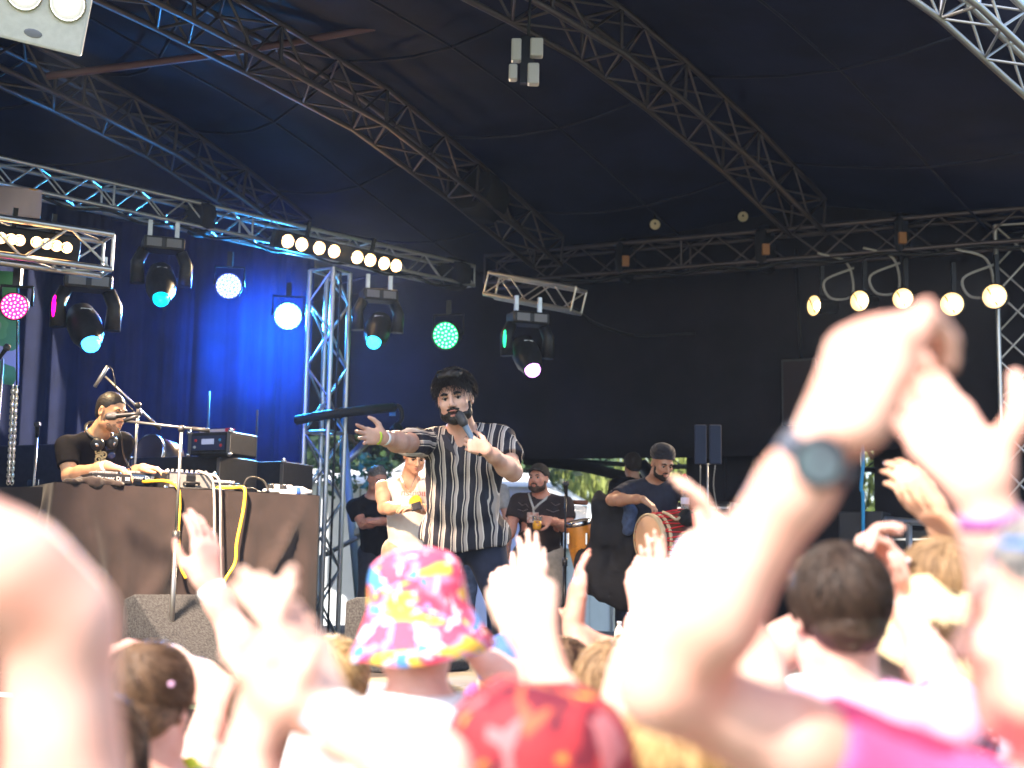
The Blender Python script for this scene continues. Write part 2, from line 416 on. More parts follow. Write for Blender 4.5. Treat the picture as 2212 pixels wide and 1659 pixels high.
    def strands(s, m, par, n=2200, length=.06, thick=.008, nape=-.078, front=.06, r=.0016, seed=1, long=0., gather=None, name='hair_strands', swirl=.35, messy=.25, crown=(0, -.55, .84), rise=.0012):
        rg = np.random.RandomState(seed); A = V(.075 + thick, .094 + thick, .082 + thick); C = V(0, -.012, .036)
        u = rg.normal(size=(n * 3, 3)); u /= np.linalg.norm(u, axis=1)[:, None]
        loc = u * A + C; zl = np.where(loc[:, 1] > .03, front - .02 + .6 * (.09 - loc[:, 1]) * 0, nape + (loc[:, 1] + .1) * .75)
        zl = np.where(loc[:, 1] > .03, front - (.085 - loc[:, 1]) * .55, nape + np.clip(loc[:, 1] + .075, 0, 1) * .85)
        u = u[loc[:, 2] > zl][:n]; n = len(u); K = 6; cr = nrm(crown)
        pts = np.zeros((n, K, 3)); cur = u.copy(); Ln = length * (.7 + .6 * rg.rand(n)); ph = rg.normal(size=(n, 3)) * messy
        down = np.zeros(n); lift = rg.rand(n) * .004
        for k in range(K):
            pts[:, k] = cur * (A + (lift + rise * k)[:, None]) + C
            t = cur - cr; t -= cur * (t * cur).sum(1)[:, None]; t /= np.linalg.norm(t, axis=1)[:, None] + 1e-6
            sw = np.cross(cur, t); t = t + swirl * sw + ph; t -= cur * (t * cur).sum(1)[:, None]; t /= np.linalg.norm(t, axis=1)[:, None] + 1e-6
            cur = cur + t * (Ln / (K - 1) / .085)[:, None]; cur /= np.linalg.norm(cur, axis=1)[:, None]
        W = s.c + s.sc * (pts[..., 0:1] * s.x + pts[..., 1:2] * s.f + pts[..., 2:3] * s.z)
        if long:
            sel = pts[:, -1, 2] < .05; L2 = W[sel]; base = L2[:, -1:, :]; kk = np.linspace(0, 1, 9)[None, 1:, None]
            end = base + V(0, 0, -1) * long * (.75 + .5 * rg.rand(len(L2), 1, 1)) + rg.normal(size=(len(L2), 1, 3)) * .012
            if gather is not None: end = V(gather) + rg.normal(size=(len(L2), 1, 3)) * V(.02, .02, .03)
            ext = base + (end - base) * kk + np.sin(kk * math.pi) * (-s.f) * .012
            W2 = np.concatenate((L2, ext), 1); strand_mesh(name, [W[~sel], W2], r, m, par, rg)
        else: strand_mesh(name, [W], r, m, par, rg)

def strand_mesh(name, groups, r, m, par, rg):
    P = []; Q = []; A = []; o = 0
    for W in groups:
        n, K, _ = W.shape
        if n == 0: continue
        T = np.gradient(W, axis=1); T /= np.linalg.norm(T, axis=2)[..., None] + 1e-9
        a = rg.normal(size=(n, 1, 3)); X = np.cross(T, a); X /= np.linalg.norm(X, axis=2)[..., None] + 1e-9; Y = np.cross(T, X)
        rr = (r * (.7 + .6 * rg.rand(n)))[:, None] * np.linspace(1, .25, K)[None] ** .7
        ring = np.stack([W + rr[..., None] * (X * math.cos(t) + Y * math.sin(t)) for t in (0, 2.094, 4.189)], 2)
        P.append(ring.reshape(-1, 3)); v = rg.rand(n); A.append(np.repeat(v, K * 3))
        i = np.arange(n)[:, None, None] * K * 3 + np.arange(K - 1)[None, :, None] * 3 + np.arange(3)[None, None, :]; j = i - i % 3 + (i % 3 + 1) % 3
        Q.append(np.stack((i, j, j + 3, i + 3), -1).reshape(-1, 4) + o); o += n * K * 3
    pos = np.concatenate(P); q = np.concatenate(Q); me = bpy.data.meshes.new(name)
    me.vertices.add(len(pos)); me.vertices.foreach_set('co', pos.astype(np.float32).ravel())
    me.loops.add(len(q) * 4); me.loops.foreach_set('vertex_index', q.astype(np.int32).ravel())
    me.polygons.add(len(q)); me.polygons.foreach_set('loop_start', np.arange(0, len(q) * 4, 4, dtype=np.int32))
    me.polygons.foreach_set('use_smooth', np.ones(len(q), bool)); me.materials.append(m); me.update(calc_edges=True); me.validate()
    a = me.attributes.new('val', 'FLOAT', 'POINT'); a.data.foreach_set('value', np.concatenate(A).astype(np.float32))
    return link(name, me, par)

def band(par, name, wr, el, m, off=.03, width=.022, r=.0315, n=20):
    """a band round the forearm, off metres up from the wrist"""
    a = nrm(V(el) - V(wr)); c = V(wr) + a * off
    return MB().lathe(c, a, [(r - .003, -width / 2), (r, -width / 2), (r + .0008, 0), (r + .001, width / 2), (r - .002, width / 2)], n).build(name, m, par)

class Person:
    def __init__(s, label, head, face, neck=None, up=(0, 0, 1), tf=None, pelvis=None, sc=1., fat=1., skin='pale', feet=None, group=None, lean=(0, 0, 0), sw=.19, hsc=1.):
        s.root = None; s.sc = sc; s.fat = fat; s.skin = SKIN[skin]; s.sw = sw
        s.H = Head(head, face, up, sc * hsc); f = V(face)
        s.tf = nrm(V(tf)) if tf is not None else nrm(V(f[0], f[1], 0))
        s.neck = V(neck) if neck is not None else V(head) - V(0, 0, .165 * sc) - V(f[0], f[1], 0) * .03
        s.pel = V(pelvis) if pelvis is not None else s.neck + V(0, 0, -.55 * sc) + V(lean)
        s.sp = nrm(s.neck - s.pel); s.tl = nrm(np.cross(s.sp, s.tf)); s.tf = np.cross(s.tl, s.sp)            # tl = the body's left
        s.gz = 0. if feet is None else feet
        s.root = empty('person', (s.pel[0], s.pel[1], s.gz), label, 'person', group)
        s.arms = {}; s.legs = {}; s.extra = []
    def sh(s, side): return s.neck - s.sp * .045 * s.sc + s.tl * (1 if side == 'L' else -1) * s.sw * s.sc * (.6 + .4 * s.fat)
    def arm(s, side, el=None, wr=None, hd=None, palm=None, sh=None, **kw):
        sh = s.sh(side) if sh is None else V(sh); sg = 1 if side == 'L' else -1
        el = sh + V(0, 0, -.28 * s.sc) + s.tl * sg * .05 if el is None else V(el)
        wr = el + V(0, 0, -.25 * s.sc) + s.tf * .05 if wr is None else V(wr)
        hd = nrm(wr - el) if hd is None else V(hd)
        palm = -s.tl * sg if palm is None else V(palm)
        s.arms[side] = (sh, el, wr, hd, palm, kw); return s
    def leg(s, side, knee, ankle): s.legs[side] = (V(knee), V(ankle)); return s
    def torso(s, sd, inf=0., fat=None, k=.05):
        F = s.fat if fat is None else fat; ax = np.array([s.tl, s.tf, s.sp]); c = s.sc; mid = lambda t: s.neck + (s.pel - s.neck) * t; L = np.linalg.norm(s.neck - s.pel)
        sd.ell(mid(.34) - s.tf * .01, V(.150 * F * c + inf, .108 * F * c + inf, L * .40), ax, k)
        sd.ell(mid(.68) + s.tf * .012 * F, V(.138 * F * c + inf, .105 * F * F * c + inf, L * .34), ax, k)
        sd.ell(mid(1.0), V(.158 * F * c + inf, .118 * F * c + inf, .12 * c + inf), ax, k)
        a, b = s.arms['L'][0], s.arms['R'][0]
        sd.cap(a - nrm(a - s.neck) * .02, s.neck - s.sp * .03, .043 * c + inf, .056 * c + inf, k).cap(b - nrm(b - s.neck) * .02, s.neck - s.sp * .03, .043 * c + inf, .056 * c + inf, k)
    def body(s, h=.007, full=1., mouth=0., legs=True, nose=1.):
        for sd_ in 'LR':
            if sd_ not in s.arms: s.arm(sd_)
            if sd_ not in s.legs:
                sg = 1 if sd_ == 'L' else -1; ft = V(s.pel[0], s.pel[1], s.gz) + s.tl * sg * .13 * s.sc
                an = ft + V(0, 0, .085 * s.sc); s.legs[sd_] = ((s.pel + s.tl * sg * .10 * s.sc) * .48 + an * .52 + s.tf * .02, an)
        b = SDF(.03); s.H.sculpt(b, s.neck, full, mouth, nose); s.torso(b, -.006)
        for sd_, (sh, el, wr, hd, palm, kw) in s.arms.items():
            arm(b, sh, el, wr, s.sc, .55 + .45 * s.fat); hand(b, wr, hd, palm, sd_, s.sc * kw.pop('hs', 1.), **kw)
        if legs:
            for sd_, (kn, an) in s.legs.items():
                hp = s.pel + s.tl * (1 if sd_ == 'L' else -1) * .095 * s.sc - s.sp * .03
                b.chain([hp, kn], [.082 * s.sc * s.fat, .054 * s.sc], .04).chain([kn, kn * .7 + an * .3, an], [.052 * s.sc, .056 * s.sc, .036 * s.sc], .03)
                b.cap(an - V(0, 0, .04), an + s.tf * .15 - V(0, 0, .055), .032, .024)
        s.bodyo = b.build('body', s.skin, s.root, h); return s
    def shirt(s, m, sleeve=.55, hem=.06, loose=.014, wr=.006, v=None, h=.010, name='shirt', attr=None, tank=False, flare=0., collar=None):
        sd = SDF(.04); s.torso(sd, loose)
        if flare: sd.ell(s.pel - s.sp * .02, V(.165 * s.fat + loose + flare, .125 * s.fat + loose + flare, .16), np.array([s.tl, s.tf, s.sp]), .06)
        for side, (sh, el, w_, hd, palm, kw) in s.arms.items():
            if sleeve > 0:
                e = sh + (el - sh) * min(sleeve, 1); f = .55 + .45 * s.fat
                sd.cap(sh - s.sp * .006, e, .050 * s.sc * f + loose, .048 * s.sc * f + loose * 1.25, .035)
                if sleeve > 1: sd.cap(el, el + (w_ - el) * (sleeve - 1), .044 * s.sc + loose, .034 * s.sc + loose, .03)
        for side, (sh, el, w_, hd, palm, kw) in s.arms.items():
            if 0 < sleeve < 1:
                a = nrm(el - sh); e = sh + (el - sh) * sleeve; sd.ell(e + a * .062, V(.14, .14, .062), frame_z(a), .006, 's')
            if sleeve == 0: sd.ell(sh + s.tl * (1 if side == 'L' else -1) * .035 - s.sp * .02, V(.085, .16, .15), np.array([s.tl, s.tf, s.sp]), .01, 's')
        # neck opening and hem
        sd.ell(s.neck + s.sp * .045 + s.tf * .015, V(.078, .085, .06) * s.sc * (1.25 if tank else 1), np.array([s.tl, s.tf, s.sp]), .01, 's')
        if tank: sd.ell(s.neck + s.sp * .03 + s.tf * .11, V(.075, .09, .11), np.array([s.tl, s.tf, s.sp]), .01, 's')
        if v:
            ax = np.array([nrm(s.tl), s.tf, s.sp]); sd.cap(s.neck + s.tf * .13, s.neck + s.tf * .15 - s.sp * v, .052, .008, .008, 's')
        sd.half(s.pel - s.sp * hem, -s.sp, .012)
        if wr:
            sp, tl = s.sp, s.tl
            def dd(P):
                q = P + .05 * np.stack([noise(P, 5, 1), noise(P, 5, 2), noise(P, 5, 3)], -1)
                Z = np.stack([q @ tl, q @ s.tf, (q @ sp) * .45], -1)
                return (noise(Z, 17, 4) * 1.5 + noise(q, 9, 5) + .5 * noise(Z, 40, 6)) * wr
            sd.disp = dd; sd.dmax = wr * 1.3
        o = sd.build(name, m, s.root, h, 1, attr); return o
    def trousers(s, m, frac=1., loose=.014, h=.012, name='trousers', wr=.005):
        sd = SDF(.04); ax = np.array([s.tl, s.tf, s.sp]); F = s.fat
        sd.ell(s.pel - s.sp * .005, V(.160 * F * s.sc + loose * .7, .122 * F * s.sc + loose * .7, .125 * s.sc), ax, .04)
        for side, (kn, an) in s.legs.items():
            hp = s.pel + s.tl * (1 if side == 'L' else -1) * .095 * s.sc - s.sp * .03
            e = hp + (kn - hp) * min(1, frac * 2)
            sd.cap(hp, e, .086 * s.sc * F + loose, .058 * s.sc + loose + (.02 if frac < 1 else 0), .05)
            if frac > .5: sd.cap(kn, kn + (an - kn) * (frac - .5) * 2, .058 * s.sc + loose, .045 * s.sc + loose, .03)
        sd.half(s.pel + s.sp * .09, s.sp, .012)
        sd.disp = lambda P: (noise(P * V(1, 1, .6).astype(np.float32), 16, 4) + .6 * noise(P, 34, 6)) * wr; sd.dmax = wr
        return sd.build(name, m, s.root, h, 1)
    def shoes(s, m):
        for side, (kn, an) in s.legs.items():
            sd = SDF(.02); f = nrm(V(s.tf[0], s.tf[1], 0)); z = V(0, 0, s.gz)
            b0 = V(an[0], an[1], s.gz) - f * .05
            sd.cap(b0 + V(0, 0, .045), b0 + f * .19 + V(0, 0, .038), .042, .038).cap(V(an[0], an[1], s.gz + .05), V(an[0], an[1], s.gz + .11), .044, .046)
            sd.half(V(0, 0, s.gz + .002), (0, 0, -1), .004); sd.build('shoe', m, s.root, .010)
        return s
def frame_z(a):
    a = nrm(a); b = V(0, 0, 1) if abs(a[2]) < .9 else V(1, 0, 0); x = nrm(np.cross(b, a)); return np.array([x, np.cross(a, x), a])
# ------------------------------------------------------------------ materials
ALU = mat('aluminium', (.62, .61, .60), .38, 1., var=.12, vscale=9, bump=.05)
DARKALU = mat('dark_truss_paint', (.03, .03, .035), .5, .3)
BLACKP = mat('black_plastic', (.018, .018, .020), .42, var=.2, bump=.05, bscale=300)
BLACKM = mat('black_metal', (.02, .02, .022), .35, .6)
CHROME = mat('chrome', (.7, .7, .72), .22, 1.)
GREYP = mat('grey_plastic', (.22, .22, .24), .5)
RUBBER = mat('cable_black', (.012, .012, .013), .55)
CLOTH_BLK = mat('black_cloth', (.022, .014, .013), .92, var=.25, vscale=6, bump=.25, bscale=220, sheen=.15)
CURTAIN = mat('curtain_lit_blue', (.008, .012, .045), .85, var=.25, vscale=3, bump=.15, bscale=90, sheen=.1)  # blue glow on a black curtain put into the base colour
BACKDROP = mat('backdrop_black', (.008, .006, .010), .85, var=.35, vscale=2, bump=.5, bscale=6)
CANOPY = mat('canopy_haze_blue', (.009, .012, .042), .7, var=.3, vscale=1.4, bump=.5, bscale=3.5)  # navy stands in for blue haze over a dark canopy
WHITEP = mat('white_paint', (.78, .79, .80), .45, var=.05)

# ------------------------------------------------------------------ ground and deck
def grass():
    m = mat('grass_ground', (.055, .09, .028), .95, col2=(.11, .10, .05), vscale=1.5, bump=.6, bscale=25); return m
g = MB(); g.add([(-300, -120, 0), (300, -120, 0), (300, 500, 0), (-300, 500, 0)], [(0, 1, 2, 3)]); g.build('ground', grass(), kind='structure')
dk = MB()
DECKM = mat('deck_ply', (.045, .040, .038), .7, var=.3, vscale=4, bump=.15, bscale=40)
def deck_panel(s0, s1, t0, t1, z=STG_Z, th=.10):
    b = MB(); c = [S(s0, t0, z), S(s1, t0, z), S(s1, t1, z), S(s0, t1, z)]
    b.add(c + [p - V(0, 0, th) for p in c], [(0, 1, 2, 3), (7, 6, 5, 4), (0, 4, 5, 1), (1, 5, 6, 2), (2, 6, 7, 3), (3, 7, 4, 0)]); return b
deck_root = empty('stage_deck', S(2, 3, 0)); tag(deck_root, kind='structure')
for i in range(8):
    for j in range(4):
        b = deck_panel(-4 + i * 1.8 + .004, -4 + i * 1.8 + 1.796, -.30 + j * 2.3 + .004, -.30 + j * 2.3 + 2.296); b.build('deck_board', DECKM, deck_root)
for i in range(8):
    for j in range(4):
        p = S(-4 + i * 1.8 + .06, -.30 + j * 2.3 + .06, 0)
        MB().tube([p, p + V(0, 0, STG_Z - .1)], .025, 8).build('deck_leg', ALU, deck_root)
fs = MB(); a, b_ = S(-4, -.32, .02), S(10.4, -.32, .02); n = 90; v = []
for i in range(n + 1):
    q = a + (b_ - a) * i / n - E2 * (.012 * math.sin(i * 2.1) + .01); v += [q, q + V(0, 0, STG_Z - .14)]
fs.add(v, [(2 * i, 2 * i + 2, 2 * i + 3, 2 * i + 1) for i in range(n)], 0, True); fs.build('stage_skirt', CLOTH_BLK, deck_root)

# ------------------------------------------------------------------ trusses
CYL = {}
def rod(name, a, b, r, m, parent, n=8):
    """a tube from a to b as an object of its own; all tubes of one material share a mesh"""
    key = (m.name, n)
    if key not in CYL: CYL[key] = MB().tube([(0, 0, 0), (0, 0, 1)], 1., n).mesh('tube', m)
    a, b = V(a), V(b); o = bpy.data.objects.new(name, CYL[key]); COL.objects.link(o)
    z = b - a; L = np.linalg.norm(z); q = Vector(z).to_track_quat('Z', 'Y').to_matrix().to_4x4()
    o.parent = parent; p = Vector((0, 0, 0)); qq = parent
    while qq is not None: p += qq.location; qq = qq.parent
    o.matrix_basis = Matrix.Translation(Vector(a) - p) @ q @ Matrix.Diagonal((r, r, L, 1)); return o
def truss(label, pts, size, m=None, group=None, step=None, rc=.025, rb=.011, upv=(0, 0, 1), spin=0., name='roof_truss', cat='truss', faces=(0, 1, 2, 3)):
    m = m or ALU; pts = [V(p) for p in pts]; root = empty(name, pts[0], label, cat, group); h = size / 2; step = step or size * 1.15
    fr = []
    for i in range(len(pts)):
        T = nrm(pts[min(i + 1, len(pts) - 1)] - pts[max(i - 1, 0)]); x = nrm(np.cross(T, V(upv))); y = np.cross(x, T)
        if spin: x, y = x * math.cos(spin) + y * math.sin(spin), y * math.cos(spin) - x * math.sin(spin)
        fr.append((x, y))
    cn = [(-1, -1), (1, -1), (1, 1), (-1, 1)]
    P = lambda i, c: pts[i] + h * (fr[i][0] * c[0] + fr[i][1] * c[1])
    for i in range(len(pts) - 1):
        for c in cn: rod('chord', P(i, c), P(i + 1, c), rc, m, root)
        L = np.linalg.norm(pts[i + 1] - pts[i]); n = max(1, int(round(L / step)))
        for e in faces:
            c0, c1 = cn[e], cn[(e + 1) % 4]; A0, A1, B0, B1 = P(i, c0), P(i + 1, c0), P(i, c1), P(i + 1, c1)
            for j in range(n):
                t0, t1 = j / n, (j + 1) / n
                if (j + e) % 2: a, b = A0 + (A1 - A0) * t0, B0 + (B1 - B0) * t1
                else: a, b = B0 + (B1 - B0) * t0, A0 + (A1 - A0) * t1
                rod('brace', a, b, rb, m, root, 6)
            rod('end_brace', P(i, c0), P(i, c1), rb * 1.3, m, root, 6)
    for e in range(4): rod('end_brace', P(len(pts) - 1, cn[e]), P(len(pts) - 1, cn[(e + 1) % 4]), rb * 1.3, m, root, 6)
    return root
C = {}
ROOFALU = mat('shade_dark_truss', (.17, .145, .15), .55, 1., var=.15, vscale=9, bump=.05)  # darker aluminium copy, the dimness under the roof put into its colour
C['r0'] = [U(640, 505, 14.5), U(500, 400, 13.4), U(350, 300, 12.4), U(150, 195, 11.3), U(-60, 95, 10.3)]
C['r1'] = [U(1185, 545, 15.5), U(1000, 390, 13.8), U(800, 235, 12.1), U(570, 105, 10.7), U(380, 5, 9.8), U(150, -110, 8.9)]
C['r2'] = [U(1745, 470, 14.5), U(1600, 325, 13.1), U(1440, 185, 11.8), U(1300, 75, 10.9), U(1150, -15, 10.1), U(900, -150, 9.2)]
C['r3'] = [U(2440, 390, 11.6), U(2260, 160, 10.4), U(2075, -15, 9.6), U(1800, -220, 8.8)]
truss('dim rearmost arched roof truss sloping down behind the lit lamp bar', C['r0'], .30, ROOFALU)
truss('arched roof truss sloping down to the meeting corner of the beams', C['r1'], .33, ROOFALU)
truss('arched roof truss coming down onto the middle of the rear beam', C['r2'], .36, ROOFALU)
truss('bright front arched roof truss along the open sky edge of the canopy', C['r3'], .30)
BB0, BB1 = U(1060, 588, 16.1), U(2480, 470, 13.2)
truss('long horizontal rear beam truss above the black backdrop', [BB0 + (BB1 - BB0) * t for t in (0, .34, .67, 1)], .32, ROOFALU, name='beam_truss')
LT0, LT1 = U(-120, 350, 10.8), U(1010, 599, 14.7)
LTp = lambda t: LT0 + (LT1 - LT0) * t
truss('slim lighting truss carrying the bright warm lamp bar and coloured lamps', [LTp(t) for t in (0, .25, .5, .75, 1)], .21, rc=.02, rb=.008, name='lighting_truss')
truss('short lighting truss stub above the green and violet moving head', [U(1062, 616, 13.4), U(1250, 650, 12.9)], .21, rc=.02, rb=.008, name='lighting_truss')
LB0, LB1 = U(-160, 496, 8.8), U(232, 552, 9.4)
truss('short lighting truss holding the row of small warm lamps', [LB0, LB1], .24, rc=.022, rb=.009, name='lighting_truss')
lg = U(702, 900, 13.1); truss('upright truss leg standing behind the right end of the DJ table', [V(lg[0], lg[1], STG_Z), V(lg[0], lg[1], 3.0), V(lg[0], lg[1], 4.55)], .27, spin=.5, upv=(0, 1, 0), name='tower_truss', rc=.024)
lg2 = U(2200, 900, 13.7); truss('upright truss leg under the end of the rear beam', [V(lg2[0], lg2[1], STG_Z), V(lg2[0], lg2[1], 3.2), V(lg2[0], lg2[1], 5.25)], .32, spin=.35, upv=(0, 1, 0), name='tower_truss')
truss('dark low truss hanging under the black backdrop edge in front of trees', [U(1080, 962, 17.2), U(1420, 985, 17), U(1700, 985, 16.6), U(2150, 1000, 16)], .26, DARKALU, rc=.02, rb=.009, name='low_truss')

# ------------------------------------------------------------------ canopy (lofted over the arches)
def resample(P, n):
    P = np.array(spline(P, 8)); d = np.r_[0, np.cumsum(np.linalg.norm(np.diff(P, axis=0), axis=1))]
    t = np.linspace(0, d[-1], n); return np.stack([np.interp(t, d, P[:, i]) for i in range(3)], 1)
up = V(0, 0, .30)
ext = dict(r0=[V(-6.2, 8.6, 5.2)], r1=[V(-3.6, 8.0, 5.6), V(-6.4, 5.9, 5.1)], r2=[V(-2.2, 7.3, 5.75), V(-5.2, 4.4, 5.2)], r3=[V(.2, 6.6, 5.6), V(-3.0, 3.6, 5.2)])  # unseen front ends, lengthened to keep sun off the stage
def back_ext(P):
    d = V(P[0]) - V(P[1]); d[2] = 0; return [P[0] + nrm(d) * 3.2 + E2 * 1.0 - V(0, 0, .35)] + list(P)  # rear ends lengthened out of view to keep sun off the backdrop
rows = [resample(back_ext([p + V(-2.6, .6, -.1) for p in C['r0']]) + [V(-9, 9.2, 4.9)], 18)]
for kx in ('r0', 'r1', 'r2', 'r3'): rows.append(resample(back_ext(C[kx]) + ext[kx], 18))
rows = np.array(rows) + up
fine = np.array([spline(rows[:, j], 6) for j in range(18)])
cv = fine.reshape(-1, 3); nj, ni = fine.shape[0], fine.shape[1]
sag = np.abs(np.sin(np.arange(ni) / 6 * math.pi)) * .10; cv[:, 2] -= np.tile(sag, nj)
cb = MB(); cb.add(cv, [(j * ni + i, j * ni + i + 1, (j + 1) * ni + i + 1, (j + 1) * ni + i) for j in range(nj - 1) for i in range(ni - 1)], 0, True)
cano = cb.build('stage_canopy', CANOPY, label='dark fabric canopy coloured with blue haze and stretched over the arched roof trusses', cat='canopy')
cano.modifiers.new('thick', 'SOLIDIFY').thickness = .01
# cords of webbing under the canopy
for nm, pts in (('strap', [U(100, 165, 10.6), U(520, 110, 10.9), U(830, 55, 11.1), U(1110, 0, 11)]),):
    MB().tube(spline(pts, 6), .03, 6).build('roof_tie_bar', mat('tie_bar', (.16, .08, .09), .5), label='thin reddish tie bar crossing under the canopy', cat='tie bar')

# ------------------------------------------------------------------ fabric walls
def drape(name, label, a, b, z0, z1, m, amp=.05, per=.22, n=160, cat='curtain', zbot=None, rz=10, seams=()):
    a, b = V(a), V(b); a[2] = b[2] = 0; L = np.linalg.norm(b - a); T = nrm(b - a); N = V(T[1], -T[0], 0); bm = MB(); v = []
    rg = np.random.RandomState(len(name) + int(z1 * 10)); ph = np.cumsum(rg.normal(size=n + 1) * .25)
    for j in range(rz + 1):
        for i in range(n + 1):
            x = L * i / n; zz = z1 + ((z0 if zbot is None else zbot(i / n)) - z1) * j / rz
            w = amp * (.5 + .5 * j / rz) * (math.sin(2 * math.pi * x / per + ph[i]) + .4 * math.sin(5.1 * x + 1)); v.append(a + T * x + N * w + V(0, 0, zz))
    bm.add(v, [(j * (n + 1) + i, j * (n + 1) + i + 1, (j + 1) * (n + 1) + i + 1, (j + 1) * (n + 1) + i) for j in range(rz) for i in range(n)], 0, True)
    o = bm.build(name, m); tag(o, label, cat); o.modifiers.new('thick', 'SOLIDIFY').thickness = .008; return o
drape('side_curtain', 'pleated black stage curtain coloured with blue glow hanging behind the DJ booth', U(-260, 900, 13.6), U(668, 900, 15.2), STG_Z + .02, 5.9, CURTAIN, .055, .34, 220)
bk = lambda px: V(*(BB0 + (BB1 - BB0) * ((px - 1060) / 1420))) + E2 * .45
drape('black_backdrop', 'wide black fabric backdrop hanging from the rear beam above the open gap', U(520, 900, 17.7), bk(2600), 3.3, 6.3, BACKDROP, .012, 1.9, 120, zbot=lambda t: 3.36 - .31 * min(1, max(0, (t - .22) * 9)) + .03 * math.sin(9 * t), cat='backdrop')
drape('wing_curtain', 'unseen black fabric wall added to keep side sun off the stage', V(-5.6, 6.4, 0), V(-6.6, 13.6, 0), STG_Z + .02, 5.4, BACKDROP, .02, .5, 60, rz=4)  # unseen drape added to block sun coming in from the side
for i, (p0, p1, z0, z1, lb) in enumerate(((1500, 1592, STG_Z, 3.3, 'narrow black fabric panel right of the drummer beside the small window gap'), (1592, 1655, STG_Z, 2.12, 'low black fabric panel below the small window gap'),
        (1592, 1655, 2.50, 3.3, 'black fabric panel above the small window gap'), (1655, 1893, STG_Z, 3.3, 'black fabric panel behind the tall dark loudspeaker'), (1922, 2600, STG_Z, 3.3, 'wide black fabric panel behind the grey guard rail'))):
    q0, q1 = bk(p0) + E2 * .25, bk(p1) + E2 * .25
    drape('black_panel', lb, q0, q1, z0 + .02, z1 + .1, BACKDROP, .008, .6, 20, rz=4, cat='backdrop')
# black scalloped valance hanging over the opening
vb = MB(); pts = spline([U(1130, 985, 16.8), U(1250, 1000, 16.7), U(1330, 1018, 16.6), U(1420, 1034, 16.5), U(1480, 1032, 16.5), U(1530, 985, 16.5)], 6); v = []
for p in pts: v += [p + V(0, 0, .03), p - V(0, 0, .10)]
vb.add(v, [(2 * i, 2 * i + 1, 2 * i + 3, 2 * i + 2) for i in range(len(pts) - 1)], 0, True); o = vb.build('rolled_tarpaulin', BACKDROP); tag(o, 'black rolled tarpaulin edge drooping in front of the willow', 'tarpaulin'); o.modifiers.new('t', 'SOLIDIFY').thickness = .06
MB().tube([U(1385, 1000, 15), U(1410, 1040, 14.9), U(1480, 1150, 14.8)], .07, 8).build('brace_pole', BLACKM, label='slanting dark brace pole in front of the willow', cat='pole')
MB().tube([U(1945, 938, 13.4), U(2120, 1085, 13.0)], .045, 10).build('brace_pole', GREYP, label='slanting grey brace pole by the truss leg under the rear beam', cat='pole')

# ------------------------------------------------------------------ stage lamps
def emat(name, col, s): return mat('glow_' + name, tuple(c * .5 for c in col), .4, emit=col, estr=s)
def spot(name, parent, loc, to, energy, col, size=50, blend=.6, rad=.06):
    l = bpy.data.lights.new(name, 'SPOT'); l.energy = energy; l.color = col; l.spot_size = R(size); l.spot_blend = blend; l.shadow_soft_size = rad
    o = bpy.data.objects.new(name, l); COL.objects.link(o); d = Vector(V(to) - V(loc)); o.parent = parent
    o.matrix_basis = Matrix.Translation(Vector(loc) - parent.location) @ d.to_track_quat('-Z', 'Y').to_matrix().to_4x4(); return o
WARM = (1, .72, .40)
def lamp_bar(label, pxs, d0, d1, glow, lamp_r=.05, aim=None):
    P = [U(px, py, d0 + (d1 - d0) * i / (len(pxs) - 1)) for i, (px, py) in enumerate(pxs)]
    root = empty('lamp_bar', P[0], label, 'stage lamp'); ax = nrm(P[-1] - P[0]); f = nrm(CAM - P[0]); f = nrm(f - ax * np.dot(f, ax)); z = np.cross(ax, f); z = z if z[2] > 0 else -z
    MB().box((P[0] + P[-1]) / 2 - f * .10, (np.linalg.norm(P[-1] - P[0]) + .2, .10, .17), [ax, f, z], bev=.012).build('housing', BLACKM, root)
    for p in P:
        c = MB(); c.lathe(p - f * .05, f, [(.02, -.04), (lamp_r * .7, 0), (lamp_r * 1.12, .05), (lamp_r * 1.2, .055), (lamp_r * 1.1, .05)], 16); rf = c.build('reflector', CHROME, root)
        MB().lathe(p - f * .048, f, [(.012, -.03), (lamp_r * .68, .002), (lamp_r * 1.05, .047)], 16).build('lit_bowl', emat('bowl', (1, .55, .18), 1.6), rf); MB().ball(p + f * .0, lamp_r * .60, 12).build('bulb', glow, rf)
    for t in (.2, .8):
        q = P[0] + (P[-1] - P[0]) * t; MB().box(q - f * .10 + z * .14, (.03, .03, .14), [ax, f, z]).build('clamp', BLACKM, root)
    return root, P, f
lb1, P1, f1 = lamp_bar('brightly lit bar of warm blinder lamps on the slim lighting truss', [(622, 521), (652, 528), (690, 536), (722, 543), (772, 556), (800, 562), (830, 569), (856, 574)], 12.6, 13.4, emat('blinder', (1, .66, .30), 30), .055)
lb2, P2, f2 = lamp_bar('bar of six small warm lamps on the short truss beside the banner', [(2, 514), (24, 517), (42, 519), (79, 523), (101, 527), (122, 531), (144, 535)], 9.0, 9.2, emat('small_blinder', (1, .55, .20), 12), .032)

